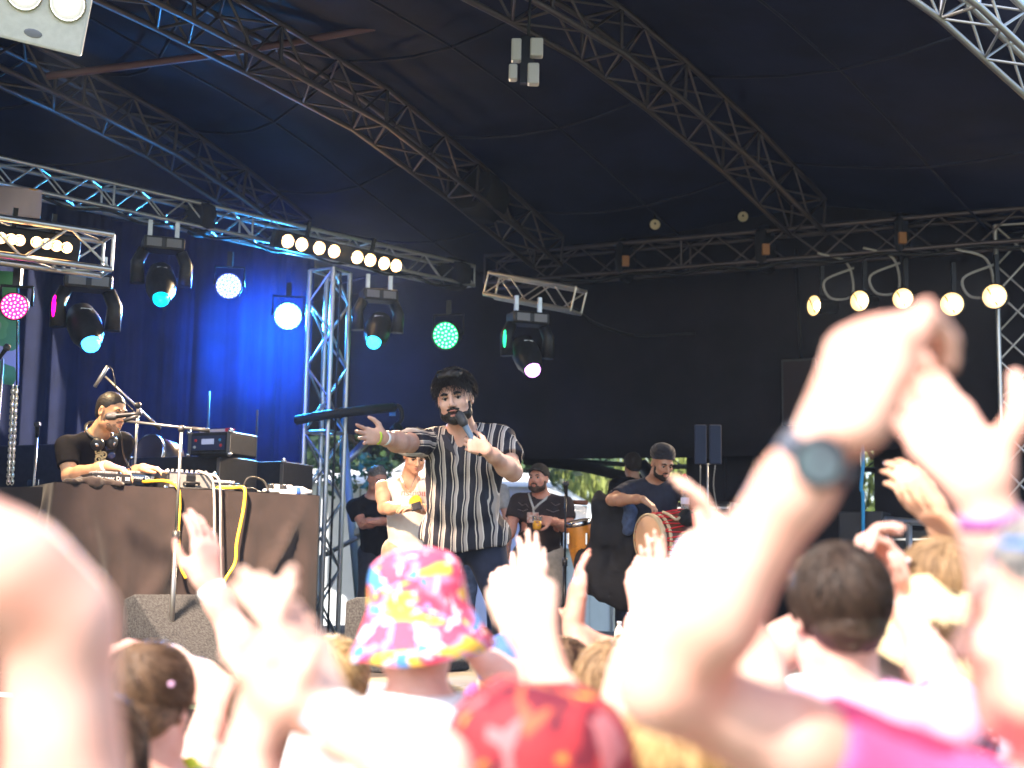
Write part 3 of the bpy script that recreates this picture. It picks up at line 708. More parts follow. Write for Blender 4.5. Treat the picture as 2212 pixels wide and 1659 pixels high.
def par_can(label, px, py, d, r, col, es, core, face=None, dots=True):
    c = U(px, py, d); f = nrm(CAM - c + V(*(face or (0, 0, 0)))); root = empty('led_par_lamp', c, label, 'stage lamp', None)
    b = MB(); b.lathe(c, f, [(r * .5, -.22), (r * .8, -.2), (r * .95, -.08), (r * 1.08, 0), (r * 1.02, .012), (r * .98, -.01)], 20); b.disc(c - f * .22, f, r * .5); b.build('can', BLACKP, root)
    MB().disc(c - f * .012, f, r * .99, 24).build('lens_plate', emat('plate_' + core, col, es * .12), root)
    x = nrm(np.cross(V(0, 0, 1), f)); y = np.cross(f, x); m = emat('led_' + core, tuple(.12 + .88 * q for q in col), es); k = 0
    for ring, n in ((0, 1), (.3, 6), (.58, 12), (.84, 18)):
        for j in range(n):
            t = 2 * math.pi * j / n + ring; q = c + r * ring * (x * math.cos(t) + y * math.sin(t)) - f * .006; MB().ball(q, r * .085, 6).build('led', m, root)
    yk = MB(); yk.tube([c + x * r * 1.15 - f * .08, c + x * r * 1.15 - f * .08 + V(0, 0, r * 1.5), c - x * r * 1.15 - f * .08 + V(0, 0, r * 1.5), c - x * r * 1.15 - f * .08], .012, 6); yk.build('yoke', BLACKM, root)
    MB().box(c - f * .08 + V(0, 0, r * 1.5 + .07), (.05, .05, .14)).build('hook_clamp', BLACKM, root); return root, c, f
pm, cm, _ = par_can('round magenta lit LED lamp hanging above the green banner', 30, 662, 9.2, .088, (1, .04, .30), 4, 'magenta', (-1.6, 0, -.6))
pb, cb_, _ = par_can('pale blue lit LED lamp hanging from the slim lighting truss', 494, 618, 12.6, .115, (.20, .28, 1), 6, 'blue', (-.6, 0, -.8))
pc, cc, fc = par_can('glaring cyan white LED lamp beside the upright truss leg', 622, 683, 14.1, .137, (.12, .60, 1), 22, 'cyan', (0, 0, 0))
pg, cg, _ = par_can('round green lit LED lamp under the slim lighting truss', 962, 725, 13.6, .135, (.02, .85, .25), 3.0, 'green', (-5, 0, -1.5))

def moving_head(label, px, py, d, sc, lens, lens_dir, tint=None, tintcol=None, core=''):
    top = U(px, py, d); root = empty('moving_head_lamp', top, label, 'stage lamp'); x = nrm(_r0 * .94 + V(0, .34, 0)); y = V(-x[1], x[0], 0); A = [x, y, V(0, 0, 1)]
    MB().box(top, (.34 * sc, .22 * sc, .11 * sc), A, bev=.02 * sc).build('base', BLACKP, root)
    for i in (-1, 1): MB().box(top + x * i * .08 * sc - y * .112 * sc, (.12 * sc, .006, .07 * sc), A).build('vent_plate', GREYP, root)
    for i in (-1, 1):
        a = MB(); a.tube([top + x * i * .15 * sc - V(0, 0, .05 * sc), top + x * i * .20 * sc - V(0, 0, .16 * sc), top + x * i * .19 * sc - V(0, 0, .34 * sc)], [.05 * sc, .055 * sc, .06 * sc], 10); am = a.build('yoke_arm', BLACKP, root)
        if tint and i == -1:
            MB().ball(top + x * i * .222 * sc - y * .03 * sc - V(0, 0, .2 * sc), (.02 * sc, .03 * sc, .09 * sc), 10).build('reflected_tint', emat('tint_' + core, tintcol, tint), am)  # emission painted in for lamp colour reflected on the arm
    hc = top - V(0, 0, .33 * sc); ld = nrm(lens_dir); b = MB(); b.lathe(hc, ld, [(0.02, -.19 * sc), (.10 * sc, -.17 * sc), (.125 * sc, -.05 * sc), (.12 * sc, .08 * sc), (.085 * sc, .17 * sc), (.075 * sc, .2 * sc)], 18); hd = b.build('head', BLACKP, root)
    MB().ball(hc + ld * .19 * sc, .068 * sc, 14).build('lens', emat('lens_' + core, lens, 4), hd)
    MB().box(hc + V(0, 0, .13 * sc) - y * .03, (.08 * sc, .012, .018), A).build('badge', WHITEP, hd)
    for i in (-1, 1): MB().box(top + x * i * .11 * sc + V(0, 0, .12 * sc), (.035, .035, .17 * sc), A).build('hook_clamp', ALU, root)
    return root, hc + ld * .2 * sc, ld
m1, l1, d1_ = moving_head('moving head lamp with magenta lit side and blue lens', 190, 612, 10.2, 1.0, (.03, .35, 1), (.45, -.6, -.75), 3.0, (1, .0, .25), 'a')
m2, l2, d2_ = moving_head('dim moving head lamp with small teal lens below the slim truss', 352, 530, 11.6, 1.0, (.0, .30, .42), (.2, -.6, -.75), core='b')
m3, l3, d3_ = moving_head('moving head lamp with cyan lens just right of the truss leg', 818, 640, 13.2, 1.0, (.02, .50, .85), (-.1, -.7, -.7), core='c')
m4, l4, d4_ = moving_head('moving head lamp with green lit side and violet lens', 1140, 690, 12.9, 1.05, (.75, .25, 1), (.25, -.65, -.72), 1.2, (.02, .75, .25), 'd')

def flood(label, px, py, d, r, f, es=1.6):
    c = U(px, py, d); f = nrm(f); root = empty('flood_lamp', c, label, 'stage lamp', 'round flood lamps under the rear beam')
    MB().lathe(c, f, [(.03, -.3), (r * .7, -.28), (r * .75, -.1), (r * 1.15, 0), (r * 1.15, .01), (r * 1.02, -.005)], 20).build('can', BLACKM, root)
    MB().lathe(c, f, [(.02, -.10), (r * .5, -.07), (r * .85, -.03), (r * 1.1, -.004)], 24).build('reflector', emat('flood_bowl', (1, .66, .28), .55), root); MB().ball(c - f * .055, (r * .42, r * .42, r * .42), 14).build('bulb', emat('flood', (1, .80, .48), es * 4), root)
    x = nrm(np.cross(V(0, 0, 1), f)); y = np.cross(f, x)
    MB().tube([c + y * r * .75 - x * r * .55, c - y * r * .75 + x * r * .2], .006, 5).build('wire_guard', BLACKM, root)
    MB().box(c - f * .12 + V(0, 0, .27), (.04, .04, .30)).build('hook_clamp', BLACKM, root)
    return root, c
fl = []
for i, (px, py, d, r, fx) in enumerate(((1757, 660, 14.2, .10, (-.93, -.5, -.05)), (1856, 650, 14.0, .10, (-.72, -.75, -.1)), (1950, 645, 13.8, .10, (-.55, -.85, -.1)), (2056, 657, 13.5, .11, (-.5, -.9, -.15)), (2148, 640, 13.3, .112, (-.55, -.85, -.12)))):
    fl.append(flood(('narrow edge-on warm flood lamp at the free end of the flood row', 'warm flood lamp next to the edge-on one under the rear beam', 'warm flood lamp in the middle of the flood row', 'warm flood lamp second from the truss leg in the row', 'warm flood lamp hanging right beside the truss leg')[i], px, py, d, r, fx))
    if i in (0, 1, 3):
        q = U(px, py, d); MB().tube(spline([q + V(.05, 0, .55), q + V(.35, 0, .45), q + V(.40, 0, .12), q + V(.18, 0, .08), q + V(.12, 0, .26), q + V(.42, 0, .40)], 6), .014, 6).build('looped_cable', mat('grey_cable', (.4, .38, .35), .5), label='looped grey cable hanging beside the ' + ('edge-on flood lamp', 'flood lamp next to the edge-on one', '', 'flood lamp second from the truss leg')[i], cat='cable', group='looped cables by the flood lamps')
# work light near the low truss
wl = empty('work_light', U(1455, 955, 16.2), 'tiny bright white work light on the low dark truss', 'stage lamp')
MB().ball(U(1455, 955, 16.2), .045, 12).build('bulb', emat('worklight', (.8, 1, .9), 40), wl); MB().box(U(1457, 950, 16.35), (.14, .1, .12), bev=.01).build('housing', BLACKM, wl)
# near white two-lamp blinder above the crowd and the small hanging fixture
q = U(95, 20, 7.0); wb = empty('white_blinder_lamp', q, 'white boxed blinder lamp with two round lamps hanging above the DJ side', 'stage lamp')
f = nrm(CAM + V(-.4, 1.5, 0) - q); x = nrm(np.cross(f, V(.1, 0, 1))); y = np.cross(x, f); A = [x, y, f]
MB().box(q - f * .06, (.44, .38, .12), A, bev=.015).build('housing', WHITEP, wb)
for i in (-1, 1):
    c = q + x * i * .105 + y * .055; MB().lathe(c, f, [(.02, -.03), (.085, 0), (.092, .012), (.08, .0)], 20).build('reflector', CHROME, wb)
    MB().ball(c + f * .005, .05, 12).build('bulb', emat('white_blinder', (1, .93, .80), 2.0), wb)
MB().ball(q - y * .13 + x * .03 + f * .002, (.045, .022, .004), 12, 0, A).build('maker_badge', mat('badge_grey', (.25, .26, .32), .4), wb)
MB().tube([q + V(0, 0, .2), q + V(0, .1, 1.0)], .02, 8).build('hanger', BLACKM, wb)
q = U(1140, 125, 9.6); hf = empty('hanging_fixture', q, 'small grey fixture dangling below the middle roof truss', 'stage lamp')
for i, (dx, dz, w_, hh) in enumerate(((-.08, .05, .07, .16), (.06, .07, .09, .13), (-.10, -.11, .06, .11), (.04, -.12, .08, .15))):
    MB().box(q + V(dx, 0, dz), (w_, .08, hh), bev=.012).build('plate', mat('fixture_grey', (.5, .49, .47), .5), hf)
MB().tube([q + V(0, .05, .1), q + V(.02, .1, .75)], .012, 6).build('hanger', BLACKM, hf); MB().box(q + V(0, .05, 0), (.1, .05, .34)).build('bracket', BLACKM, hf)
for px, py, lb in ((1605, 468, 'small pale yellow lamp fixture above the rear beam'), (1415, 485, 'tiny white fixture above the rear beam')):
    q = U(px, py, 15); r_ = empty('small_fixture', q, lb, 'stage lamp'); MB().lathe(q, CAM - q, [(.05, -.12), (.07, 0), (.06, .0)], 12).build('can', BLACKM, r_); MB().disc(q, CAM - q, .055, 12).build('lens', mat('fix_' + str(px), (.7, .6, .4), .4), r_)
    MB().tube([q, q + V(0, .1, .5)], .012, 6).build('hanger', BLACKM, r_)

# light of the lit lamps, and added spots that turn the curtain blue
STAGE_C = U(1000, 1000, 7.3); DJ_C = U(230, 950, 8.7)
spot('light', wb, U(95, 40, 6.6), U(620, 1150, 8.2), 2100, (1, .72, .50), 60, 1., .15)
spot('light', lb1, P1[2] + f1 * .3, U(300, 1150, 8.4), 900, WARM, 85, .8, .2)
spot('light', lb1, P1[6] + f1 * .3, U(1000, 1150, 7.6), 500, WARM, 85, .8, .2)
spot('light', lb2, P2[3] + f2 * .2, U(200, 1000, 8.9), 120, WARM, 80, .8, .1)
spot('light', pc, cc + fc * .12, cc + fc * 3 + V(-.8, 0, -.6), 900, (.03, .35, 1), 110, 1., .1)
spot('light', pc, cc + V(-.1, .25, 0), cc + V(-.9, 3.0, -.5), 300, (.01, .17, 1), 125, 1., .12)  # added spot facing backward, gives the curtain a blue glow round the lamp
spot('light', pb, cb_ + V(0, -.15, -.1), cb_ + V(-1.5, -3, -2), 200, (.05, .12, 1), 80, 1., .1)
spot('light', m2, l2 + d2_ * .1, U(600, 780, 14.8), 200, (.02, .12, 1), 85, 1., .1)  # added spot turned away from the lens to tint the curtain blue
spot('light', m1, l1 + d1_ * .1, U(150, 1000, 14), 50, (.02, .16, 1), 90, 1., .1)  # also turned back from its lens, added for blue on the curtain
spot('light', m3, l3 + d3_ * .1, U(800, 950, 10), 60, (.05, .4, 1), 60, .9, .1)
for r_, c in (fl[1], fl[4]): spot('light', r_, c + nrm(V(-.6, -.8, -.1)) * .1, U(1300, 1100, 8.5), 260, (1, .74, .5), 75, .8, .15)

# ------------------------------------------------------------------ rigging details: seams, wraps, cable runs
SEAM = mat('canopy_seam', (.013, .014, .035), .6)
for j in (3, 5, 7, 9, 11, 13):
    P = [V(*fine[j][i]) - V(0, 0, sag[i] + .02) for i in range(2, ni - 1)]; MB().tube(P, .014, 5).build('seam', SEAM, cano)
for i in (9, 15, 21):
    P = [V(*fine[j][i]) - V(0, 0, sag[i] + .018) for j in range(0, nj)]; MB().tube(P, .012, 5).build('seam', SEAM, cano)
WRAP = mat('black_wrap', (.012, .012, .016), .8)
def wrap(label, a, b, r, hook=None):
    root = empty('truss_wrap', a, label, 'strap'); MB().tube([a, (V(a) + V(b)) / 2, b], [r, r * 1.06, r], 10).build('wrap', WRAP, root)
    if hook: MB().box((V(a) + V(b)) / 2 + nrm(CAM - V(a)) * (r + .02), (.08, .05, .12), None, bev=.01).build('ratchet', mat('ratchet_orange', (.38, .17, .06), .5), root)
bbp = lambda px: BB0 + (BB1 - BB0) * ((px - 1060) / 1420)
wrap('black wrap with orange ratchet on the rear beam under the middle roof truss', bbp(1712), bbp(1735), .25, True)
wrap('black wrap with orange ratchet along the rear beam near the corner', bbp(1392), bbp(1408), .245, True)
wrap('black wrap with orange ratchet on the rear beam above the flood lamps', bbp(2005), bbp(2022), .25, True)
wrap('black sleeve round the corner bound roof truss joint', C['r1'][1] * .93 + C['r1'][0] * .07, C['r1'][1] * .72 + C['r1'][0] * .28, .25)
wrap('black sleeve round the lighting truss left of the warm lamp bar', LTp(.40), LTp(.425), .165)
wrap('black sleeve round the slim lighting truss end by the green lamp', LTp(.945), LTp(.985), .165)
for lb, pts, r in (('black cable run drooping along the rear beam', [bbp(px) - V(0, .2, .19 + .05 * (k % 2)) for k, px in enumerate(range(1240, 2300, 90))], .02),
                   ('black cable run tied under the slim lighting truss', [LTp(t) - V(0, .12, .13 + .05 * (k % 2)) for k, t in enumerate(np.linspace(.02, .98, 17))], .014),
                   ('black cable swag from the lighting stub to the rear beam', [U(1240, 665, 12.9), U(1290, 700, 13.4), U(1380, 725, 14.2), U(1500, 720, 14.6)], .014),
                   ('thin power cable climbing the truss leg behind the booth', [V(lg[0] + .12, lg[1] - .16, z) for z in (1.15, 2.0, 2.9, 3.8, 4.5)], .012)):
    MB().tube(spline(pts, 5), r, 6).build('cable_run', RUBBER, label=lb, cat='cable')
# ------------------------------------------------------------------ backdrop of the place: tents, trees
WHITEF = mat('marquee_pvc', (.80, .82, .84), .5, var=.04, vscale=3, bump=.15, bscale=6)
def marquee(label, c, w, dpt, eave, ridge, yaw, peak=False):
    c = V(c); root = empty('marquee', c, label, 'tent'); x = V(math.cos(yaw), math.sin(yaw), 0); y = V(-x[1], x[0], 0); P = lambda a, b, z: c + x * a + y * b + V(0, 0, z)
    h, e = w / 2, dpt / 2; n = 6
    for k in range(n):
        a0, a1 = -h + w * k / n, -h + w * (k + 1) / n
        b = MB(); b.add([P(a0 + .01, -e, 0), P(a1 - .01, -e, 0), P(a1 - .01, -e + .02, eave), P(a0 + .01, -e + .02, eave)], [(0, 1, 2, 3)]); o = b.build('wall_panel', WHITEF, root); o.modifiers.new('t', 'SOLIDIFY').thickness = .01
    for a, b_ in ((-h, -1), (h, 1)):
        b = MB(); b.add([P(a, -e, 0), P(a, e, 0), P(a, e, eave), P(a, 0, ridge), P(a, -e, eave)], [(0, 1, 2, 3, 4)]); b.build('gable_panel', WHITEF, root)
    rf = MB(); ov = .12
    rf.add([P(-h - ov, -e - ov, eave - .03), P(h + ov, -e - ov, eave - .03), P(h + ov, 0, ridge), P(-h - ov, 0, ridge), P(-h - ov, e + ov, eave - .03), P(h + ov, e + ov, eave - .03)], [(0, 1, 2, 3), (3, 2, 5, 4)]); o = rf.build('roof', WHITEF, root); o.modifiers.new('t', 'SOLIDIFY').thickness = .01
    for a in (-h, 0, h): rod('pole', P(a, -e - .03, 0), P(a, -e - .03, eave), .03, ALU, root)
q = U(1130, 1100, 21); marquee('white gabled marquee behind the man with the cap', (q[0] - .5, q[1] + 1.5, 0), 5.0, 4.2, 2.15, 3.4, R(64))
q = U(690, 1100, 18.6); marquee('long white marquee wall behind the man in the plain black tee', (q[0] - .8, q[1] + 2, 0), 7.5, 3.6, 2.95, 3.25, R(2))

LEAFM = {}
def leaf_mat(name, c, c2):
    m = attr_mat('leaf_' + name, c, c2, .5); b = m.node_tree.nodes['Principled BSDF']; b.inputs['Subsurface Weight'].default_value = 0
    return m
def leaf_cloud(name, pts, size, m, par, rg, hang=False):
    n = len(pts); a = rg.normal(size=(n, 3)); a /= np.linalg.norm(a, axis=1)[:, None]
    if hang: a = a * .25 + V(0, 0, -1); a /= np.linalg.norm(a, axis=1)[:, None]
    b = np.cross(a, rg.normal(size=(n, 3))); b /= np.linalg.norm(b, axis=1)[:, None]; s = (size * (.6 + .8 * rg.rand(n)))[:, None]; wd = .22 if hang else .5
    q = np.stack([pts - a * s, pts + b * s * wd, pts + a * s, pts - b * s * wd], 1).reshape(-1, 3)
    me = bpy.data.meshes.new(name); me.from_pydata(q.tolist(), [], [(4 * i, 4 * i + 1, 4 * i + 2, 4 * i + 3) for i in range(n)]); me.materials.append(m)
    at = me.attributes.new('val', 'FLOAT', 'POINT'); at.data.foreach_set('value', np.repeat(rg.rand(n), 4).astype(np.float32)); return link(name, me, par)
def tree(label, base, h, w, m, seed, n=5000, size=.16, willow=False, name='tree'):
    rg = np.random.RandomState(seed); base = V(base); root = empty(name, base, label, 'tree'); bark = mat('bark', (.09, .065, .045), .9, var=.3, bump=.5)
    t = MB(); top = base + V(.2, .1, h * .7); t.tube([base, base + V(.08, 0, h * .3), top], [.03 * h, .024 * h, .008 * h], 8); t.build('trunk', bark, root); pts = []
    for k in range(14):
        a = rg.rand() * 6.28; st = base + V(.08, .03, h * (.3 + .35 * rg.rand())); e = st + V(math.cos(a) * w * .42, math.sin(a) * w * .42, h * (.08 + .25 * rg.rand()))
        MB().tube([st, (st + e) / 2 + V(0, 0, .1 * h), e], [.010 * h, .007 * h, .003 * h], 6).build('limb', bark, root); cl = e
        for j in range(5):
            c = st + (e - st) * (.45 + .6 * rg.rand()) + rg.normal(size=3) * V(.13 * w, .13 * w, .07 * h); r = (.09 + .07 * rg.rand()) * w; k_ = n // 70
            p = rg.normal(size=(k_, 3)); p /= np.linalg.norm(p, axis=1)[:, None]; p = c + p * r * (rg.rand(k_, 1) ** .4) * V(1, 1, .7)
            if willow: p[:, 2] -= (rg.rand(k_) ** 1.5) * h * .42 * (np.abs(noise(p, 1.2, 4)) + .25) * 2
            pts.append(p)
    leaf_cloud('crown', np.concatenate(pts), size, m, root, rg, willow); return root
LG = leaf_mat('willow', (.09, .13, .025), (.30, .34, .09)); DG = leaf_mat('dark', (.012, .03, .012), (.05, .095, .03)); MG = leaf_mat('mid', (.04, .07, .018), (.15, .20, .06))
q = U(1300, 1100, 30); tree('pale green willow with hanging branches behind the gabled marquee', (q[0], q[1], 0), 6.5, 7, LG, 3, 9000, .13, True, 'willow_tree')
q = U(1470, 1100, 28); tree('yellow green willow behind the drummer and the drooping tarpaulin', (q[0], q[1], 0), 6.2, 6, LG, 4, 8000, .13, True, 'willow_tree')
q = U(1640, 1100, 27); tree('green willow glimpsed through the small window gap', (q[0], q[1], 0), 5.5, 4.5, MG, 8, 5000, .13, True, 'willow_tree')
q = U(1920, 1100, 26); tree('green tree glimpsed beside the tall dark loudspeaker', (q[0], q[1], 0), 5.5, 4.5, MG, 9, 3500, .13, False)
q = U(770, 1000, 24); tree('dark leafy tree above the long white marquee wall', (q[0], q[1], 0), 6.0, 5.5, DG, 5, 8000, .12)
q = U(880, 1000, 26); tree('dense dark green tree behind the man in the cream tank top', (q[0], q[1], 0), 6.0, 5.5, DG, 6, 8000, .12)
# ivy sprays dangling in front of the marquee wall
rg = np.random.RandomState(5); iv = empty('ivy_spray', U(730, 1010, 16.6), 'sprays of ivy leaves dangling against the long white marquee', 'ivy')
pt = []
for k in range(26):
    a = U(690 + rg.rand() * 160, 985 + rg.rand() * 12, 16.5 + rg.rand() * .3); L = .15 + .45 * rg.rand() * (1 if a[0] < -2.2 else .5)
    b = a + V(rg.normal() * .1, 0, -L); 
    for t in np.linspace(0, 1, 9): pt.append(a + (b - a) * t + rg.normal(size=3) * .03)
    if k % 5 == 0: MB().tube([a, b], .006, 5).build('stem', mat('stem', (.07, .06, .03), .8), iv)
leaf_cloud('foliage', np.array(pt), .06, leaf_mat('ivy', (.03, .07, .02), (.12, .22, .06)), iv, rg)
# distant hedge line closing the horizon
hr = np.random.RandomState(11); hp = hr.rand(14000, 3) * V(90, 3, 3.2) + V(-45, 60, 0); hp[:, 2] *= (.6 + .5 * np.abs(noise(hp * V(1, 0, 0), .25, 2)) * 2)
o = leaf_cloud('hedge', hp, .35, MG, None, hr); tag(o, 'far green hedge closing the field', 'hedge', kind='stuff')

# ------------------------------------------------------------------ backstage bits behind the singer
WOOD = mat('pale_timber', (.62, .56, .44), .6, var=.1, vscale=20); STEELG = mat('galvanised', (.42, .44, .46), .4, .8)
hrl = empty('hand_rail', U(785, 1280, 13.6), 'white timber topped hand rail of the backstage steps', 'rail')
MB().tube([V(*U(788, 1150, 13.6)[:2], STG_Z), U(788, 1148, 13.6)], .035, 10).build('post', STEELG, hrl)
MB().box(U(797, 1138, 13.5), (.34, .08, .07), [nrm(U(835, 1122, 13.4) - U(760, 1155, 13.6)), E2, V(0, 0, 1)], bev=.01).build('top_rail', WOOD, hrl)
MB().tube([U(690, 1205, 14), U(775, 1160, 13.6)], .025, 8).build('lower_rail', STEELG, hrl)
MB().tube([V(*U(690, 1205, 14)[:2], STG_Z), U(690, 1205, 14)], .03, 8).build('post', STEELG, hrl)
MB().tube([U(742, 930, 14.1), U(775, 1300, 13.8)], .04, 10).build('slanting_pole', mat('pale_blue_paint', (.30, .42, .50), .5), label='pale blue slanting pole beside the truss leg', cat='pole')
MB().tube(spline([U(741, 905, 13.4), U(738, 980, 13.4), U(742, 1040, 13.4), U(739, 1075, 13.4)], 4), .022, 6).build('blue_strap', mat('blue_strap', (.03, .30, .60), .5), label='bright blue strap hanging on the truss leg behind the booth', cat='strap')
MB().tube(spline([U(640, 908, 12.9), U(700, 897, 12.8), U(790, 886, 12.9), U(850, 880, 13.3)], 6), .045, 8).build('cable_bundle', RUBBER, label='thick black cable bundle lashed across the truss leg', cat='cable')
gn = empty('gooseneck_lamp', U(840, 880, 13.4), 'dark gooseneck clamp lamp on the end of the cable bundle', 'lamp')
MB().tube(spline([U(838, 880, 13.4), U(862, 878, 13.4), U(868, 900, 13.4), U(858, 918, 13.4)], 5), .022, 8).build('arm', BLACKM, gn); MB().lathe(U(858, 915, 13.4), (0, -.3, -1), [(.03, 0), (.07, .06), (.08, .14), (.06, .14)], 14).build('shade', BLACKM, gn)
MB().box(U(848, 885, 13.35), (.06, .03, .12)).build('tag', mat('blue_tag', (.05, .25, .6), .5), gn)
MB().tube([U(740, 1005, 15), U(800, 945, 15.3)], .05, 8).build('brace_pole', STEELG, label='slanting grey brace pole above the long white marquee', cat='pole')

# ------------------------------------------------------------------ DJ table
TA, TB = U(120, 1043, 8.3), U(690, 1072, 9.2); TZ = TA[2]; TB[2] = TZ
tu = nrm(V(*(TB - TA)[:2], 0)); tv = V(-tu[1], tu[0], 0); TW = np.linalg.norm((TB - TA)[:2]); TD = .62
T = lambda u, v, z=0: TA + tu * u + tv * v + V(0, 0, z)
def proj(p):
    q = V(p) - CAM; d = q @ _f; return 1106 + FPX * (q @ _r) / d, 829.5 - FPX * (q @ _u) / d
def uat(px, v=0.):
    lo, hi = -1., 4.
    for _ in range(40):
        m_ = (lo + hi) / 2; lo, hi = (m_, hi) if proj(T(m_, v))[0] < px else (lo, m_)
    return lo
tb = empty('dj_table', V(*T(TW / 2, TD / 2)[:2], STG_Z), 'long DJ table draped to the floor in black cloth', 'table')
MB().box(T(TW / 2, TD / 2, -.03), (TW - .02, TD - .02, .05), [tu, tv, V(0, 0, 1)]).build('tabletop', WOOD, tb)
for a in (.08, TW - .08):
    for b in (.08, TD - .08): rod('leg', V(*T(a, b)[:2], STG_Z), T(a, b, -.05), .02, STEELG, tb)
cl = MB(); per = [(x, 0) for x in np.linspace(0, TW, 90)]; back = [(TW, y) for y in np.linspace(0, TD, 24)[1:]]; left = [(0, y) for y in np.linspace(TD, 0, 24)[:-1]]
ring = left + per + back; v = []; nz = 22; hgt = TZ - STG_Z - .01
def fold(i, j, u, w):
    t = j / nz; f = .022 * t * (math.sin(u * 11 + 2 * math.sin(u * 3.1)) + .8 * math.sin(u * 26 + 1.3 + 2 * t) + .5 * math.sin(u * 47)) + .03 * t * t * math.sin(u * 4.1 + .6)
    dg = .055 * math.exp(-((u - .16 - .22 * t) / .055) ** 2) + .06 * math.exp(-((u - TW + .06 + .62 * t) / .045) ** 2) + .05 * math.exp(-((u - .95 + .55 * t) / .06) ** 2)
    return f + dg * min(1, 3 * t)
for j in range(nz + 1):
    for i, (u, w) in enumerate(ring):
        o_ = V(0, 0, 0); s_ = u if w == 0 else (u + w)
        nv = -tv if w == 0 else (tu if u > 0 else -tu); v.append(T(u, w, .004 - hgt * j / nz) + nv * (.006 + fold(i, j, s_, w) + .03 * j / nz))
nr = len(ring); cl.add(v, [(j * nr + i, (j + 1) * nr + i, (j + 1) * nr + i + 1, j * nr + i + 1) for j in range(nz) for i in range(nr - 1)], 0, True)
cl.add([T(-.006, -.006, .006), T(TW + .006, -.006, .006), T(TW + .006, TD, .006), T(-.006, TD, .006)], [(0, 1, 2, 3)])
cl.build('cloth', CLOTH_BLK, tb)
# second dark table further left
Q0, Q1 = U(112, 1046, 8.52), U(-260, 1040, 8.9); Q0[2] = Q1[2] = TZ - .012; qx = nrm(Q0 - Q1); qy = V(-qx[1], qx[0], 0); QL = np.linalg.norm(Q0 - Q1)
t2 = empty('side_table', V(*((Q0 + Q1) / 2 + qy * .3)[:2], STG_Z), 'dark draped side table joined to the open end of the DJ table', 'table')
MB().box((Q0 + Q1) / 2 + qy * .3 - V(0, 0, .03), (QL - .02, .56, .05), [qx, qy, V(0, 0, 1)]).build('tabletop', WOOD, t2)
dr = MB(); v = []; nq = 70
for j_ in range(13):
    for i_ in range(nq): q = Q1 + (Q0 - Q1) * i_ / (nq - 1); t = j_ / 12; v.append(q - qy * (.01 + .05 * t + .016 * t * (math.sin(i_ * .55) + .6 * math.sin(i_ * 1.3 + 1 + t))) - V(0, 0, (TZ - STG_Z - .03) * t))
dr.add(v, [(a * nq + b, (a + 1) * nq + b, (a + 1) * nq + b + 1, a * nq + b + 1) for a in range(12) for b in range(nq - 1)], 0, True)
dr.add([Q1 - qy * .01, Q0 - qy * .01, Q0 + qy * .6, Q1 + qy * .6], [(0, 1, 2, 3)]); dr.build('cloth', CLOTH_BLK, t2)
for a in (.1, QL - .1):
    for b in (.06, .5): q = Q1 + qx * a + qy * b; rod('leg', V(q[0], q[1], STG_Z), q - V(0, 0, .05), .02, STEELG, t2)
cz = SDF(.02); c0 = T(uat(215), .10, .03)
for dx, r in ((-.16, .02), (-.1, .035), (-.03, .04), (.05, .035), (.10, .02)): cz.ell(T(uat(215) + dx, .04 + .02 * math.sin(dx * 50), .012), (.06, .05, r))
cz.disp = lambda P: noise(P, 40, 2) * .02; cz.dmax = .012; o = cz.build('bunched_cloth', CLOTH_BLK, None, .008); tag(o, 'bunched fold of black cloth lying on the table corner', 'cloth')

def text(name, s, c, x, up, size, m, parent, depth=.0015):
    cu = bpy.data.curves.new(name, 'FONT'); cu.body = s; cu.size = size; cu.align_x = 'CENTER'; cu.align_y = 'CENTER'; cu.extrude = depth / 2
    t = bpy.data.objects.new(name, cu); COL.objects.link(t); bpy.context.view_layer.update()
    me = bpy.data.meshes.new_from_object(t.evaluated_get(bpy.context.evaluated_depsgraph_get())); bpy.data.objects.remove(t)
    x = nrm(x); n = nrm(np.cross(x, V(up))); y = np.cross(n, x); Mx = Matrix.Identity(4)
    for i in range(3): Mx[i][0] = x[i]; Mx[i][1] = y[i]; Mx[i][2] = n[i]; Mx[i][3] = c[i]
    me.transform(Mx); me.materials.clear(); me.materials.append(m); return link(name, me, parent)
LOGO = mat('logo_white', (.75, .75, .76), .5)
def player(label, u0, u1, v0, dpt, hh, lg=True, face=None, z0=0.):
    root = empty('dj_player', T((u0 + u1) / 2, v0, z0), label, 'DJ deck'); A = [tu, tv, V(0, 0, 1)]; w_ = u1 - u0
    MB().box(T((u0 + u1) / 2, v0 + dpt / 2, z0 + .02 + hh / 2), (w_, dpt, hh), A, bev=.008).build('body', BLACKP, root)
    if face: MB().box(T((u0 + u1) / 2, v0 - .002, z0 + .02 + hh * .62), (w_ * .86, .004, hh * .42), A).build('back_label', face, root)
    for a in (u0 + .03, u1 - .03): MB().lathe(T(a, v0 + .05, z0), (0, 0, 1), [(.022, .004), (.024, .02)], 12).build('foot', RUBBER, root)
    MB().lathe(T((u0 + u1) / 2, v0 + dpt * .42, z0 + .02 + hh), (0, 0, 1), [(.10, 0), (.10, .012), (.09, .016), (.02, .016)], 24).build('jog_wheel', GREYP, root)
    for k in range(5): MB().lathe(T(u0 + w_ * (.15 + .17 * k), v0 + .03, z0 + .02 + hh), (0, 0, 1), [(.008, 0), (.008, .014), (.001, .015)], 8).build('knob', GREYP, root)
    if lg: text('lettering', 'Pioneer Dj', T((u0 + u1) / 2 - w_ * .06, v0 - .006, z0 + .02 + hh * .5), tu, (0, 0, 1), hh * .55, LOGO, root); MB().box(T(u1 - w_ * .10, v0 - .004, z0 + .02 + hh * .52), (w_ * .11, .004, hh * .34), A).build('badge', LOGO, root)
    return root
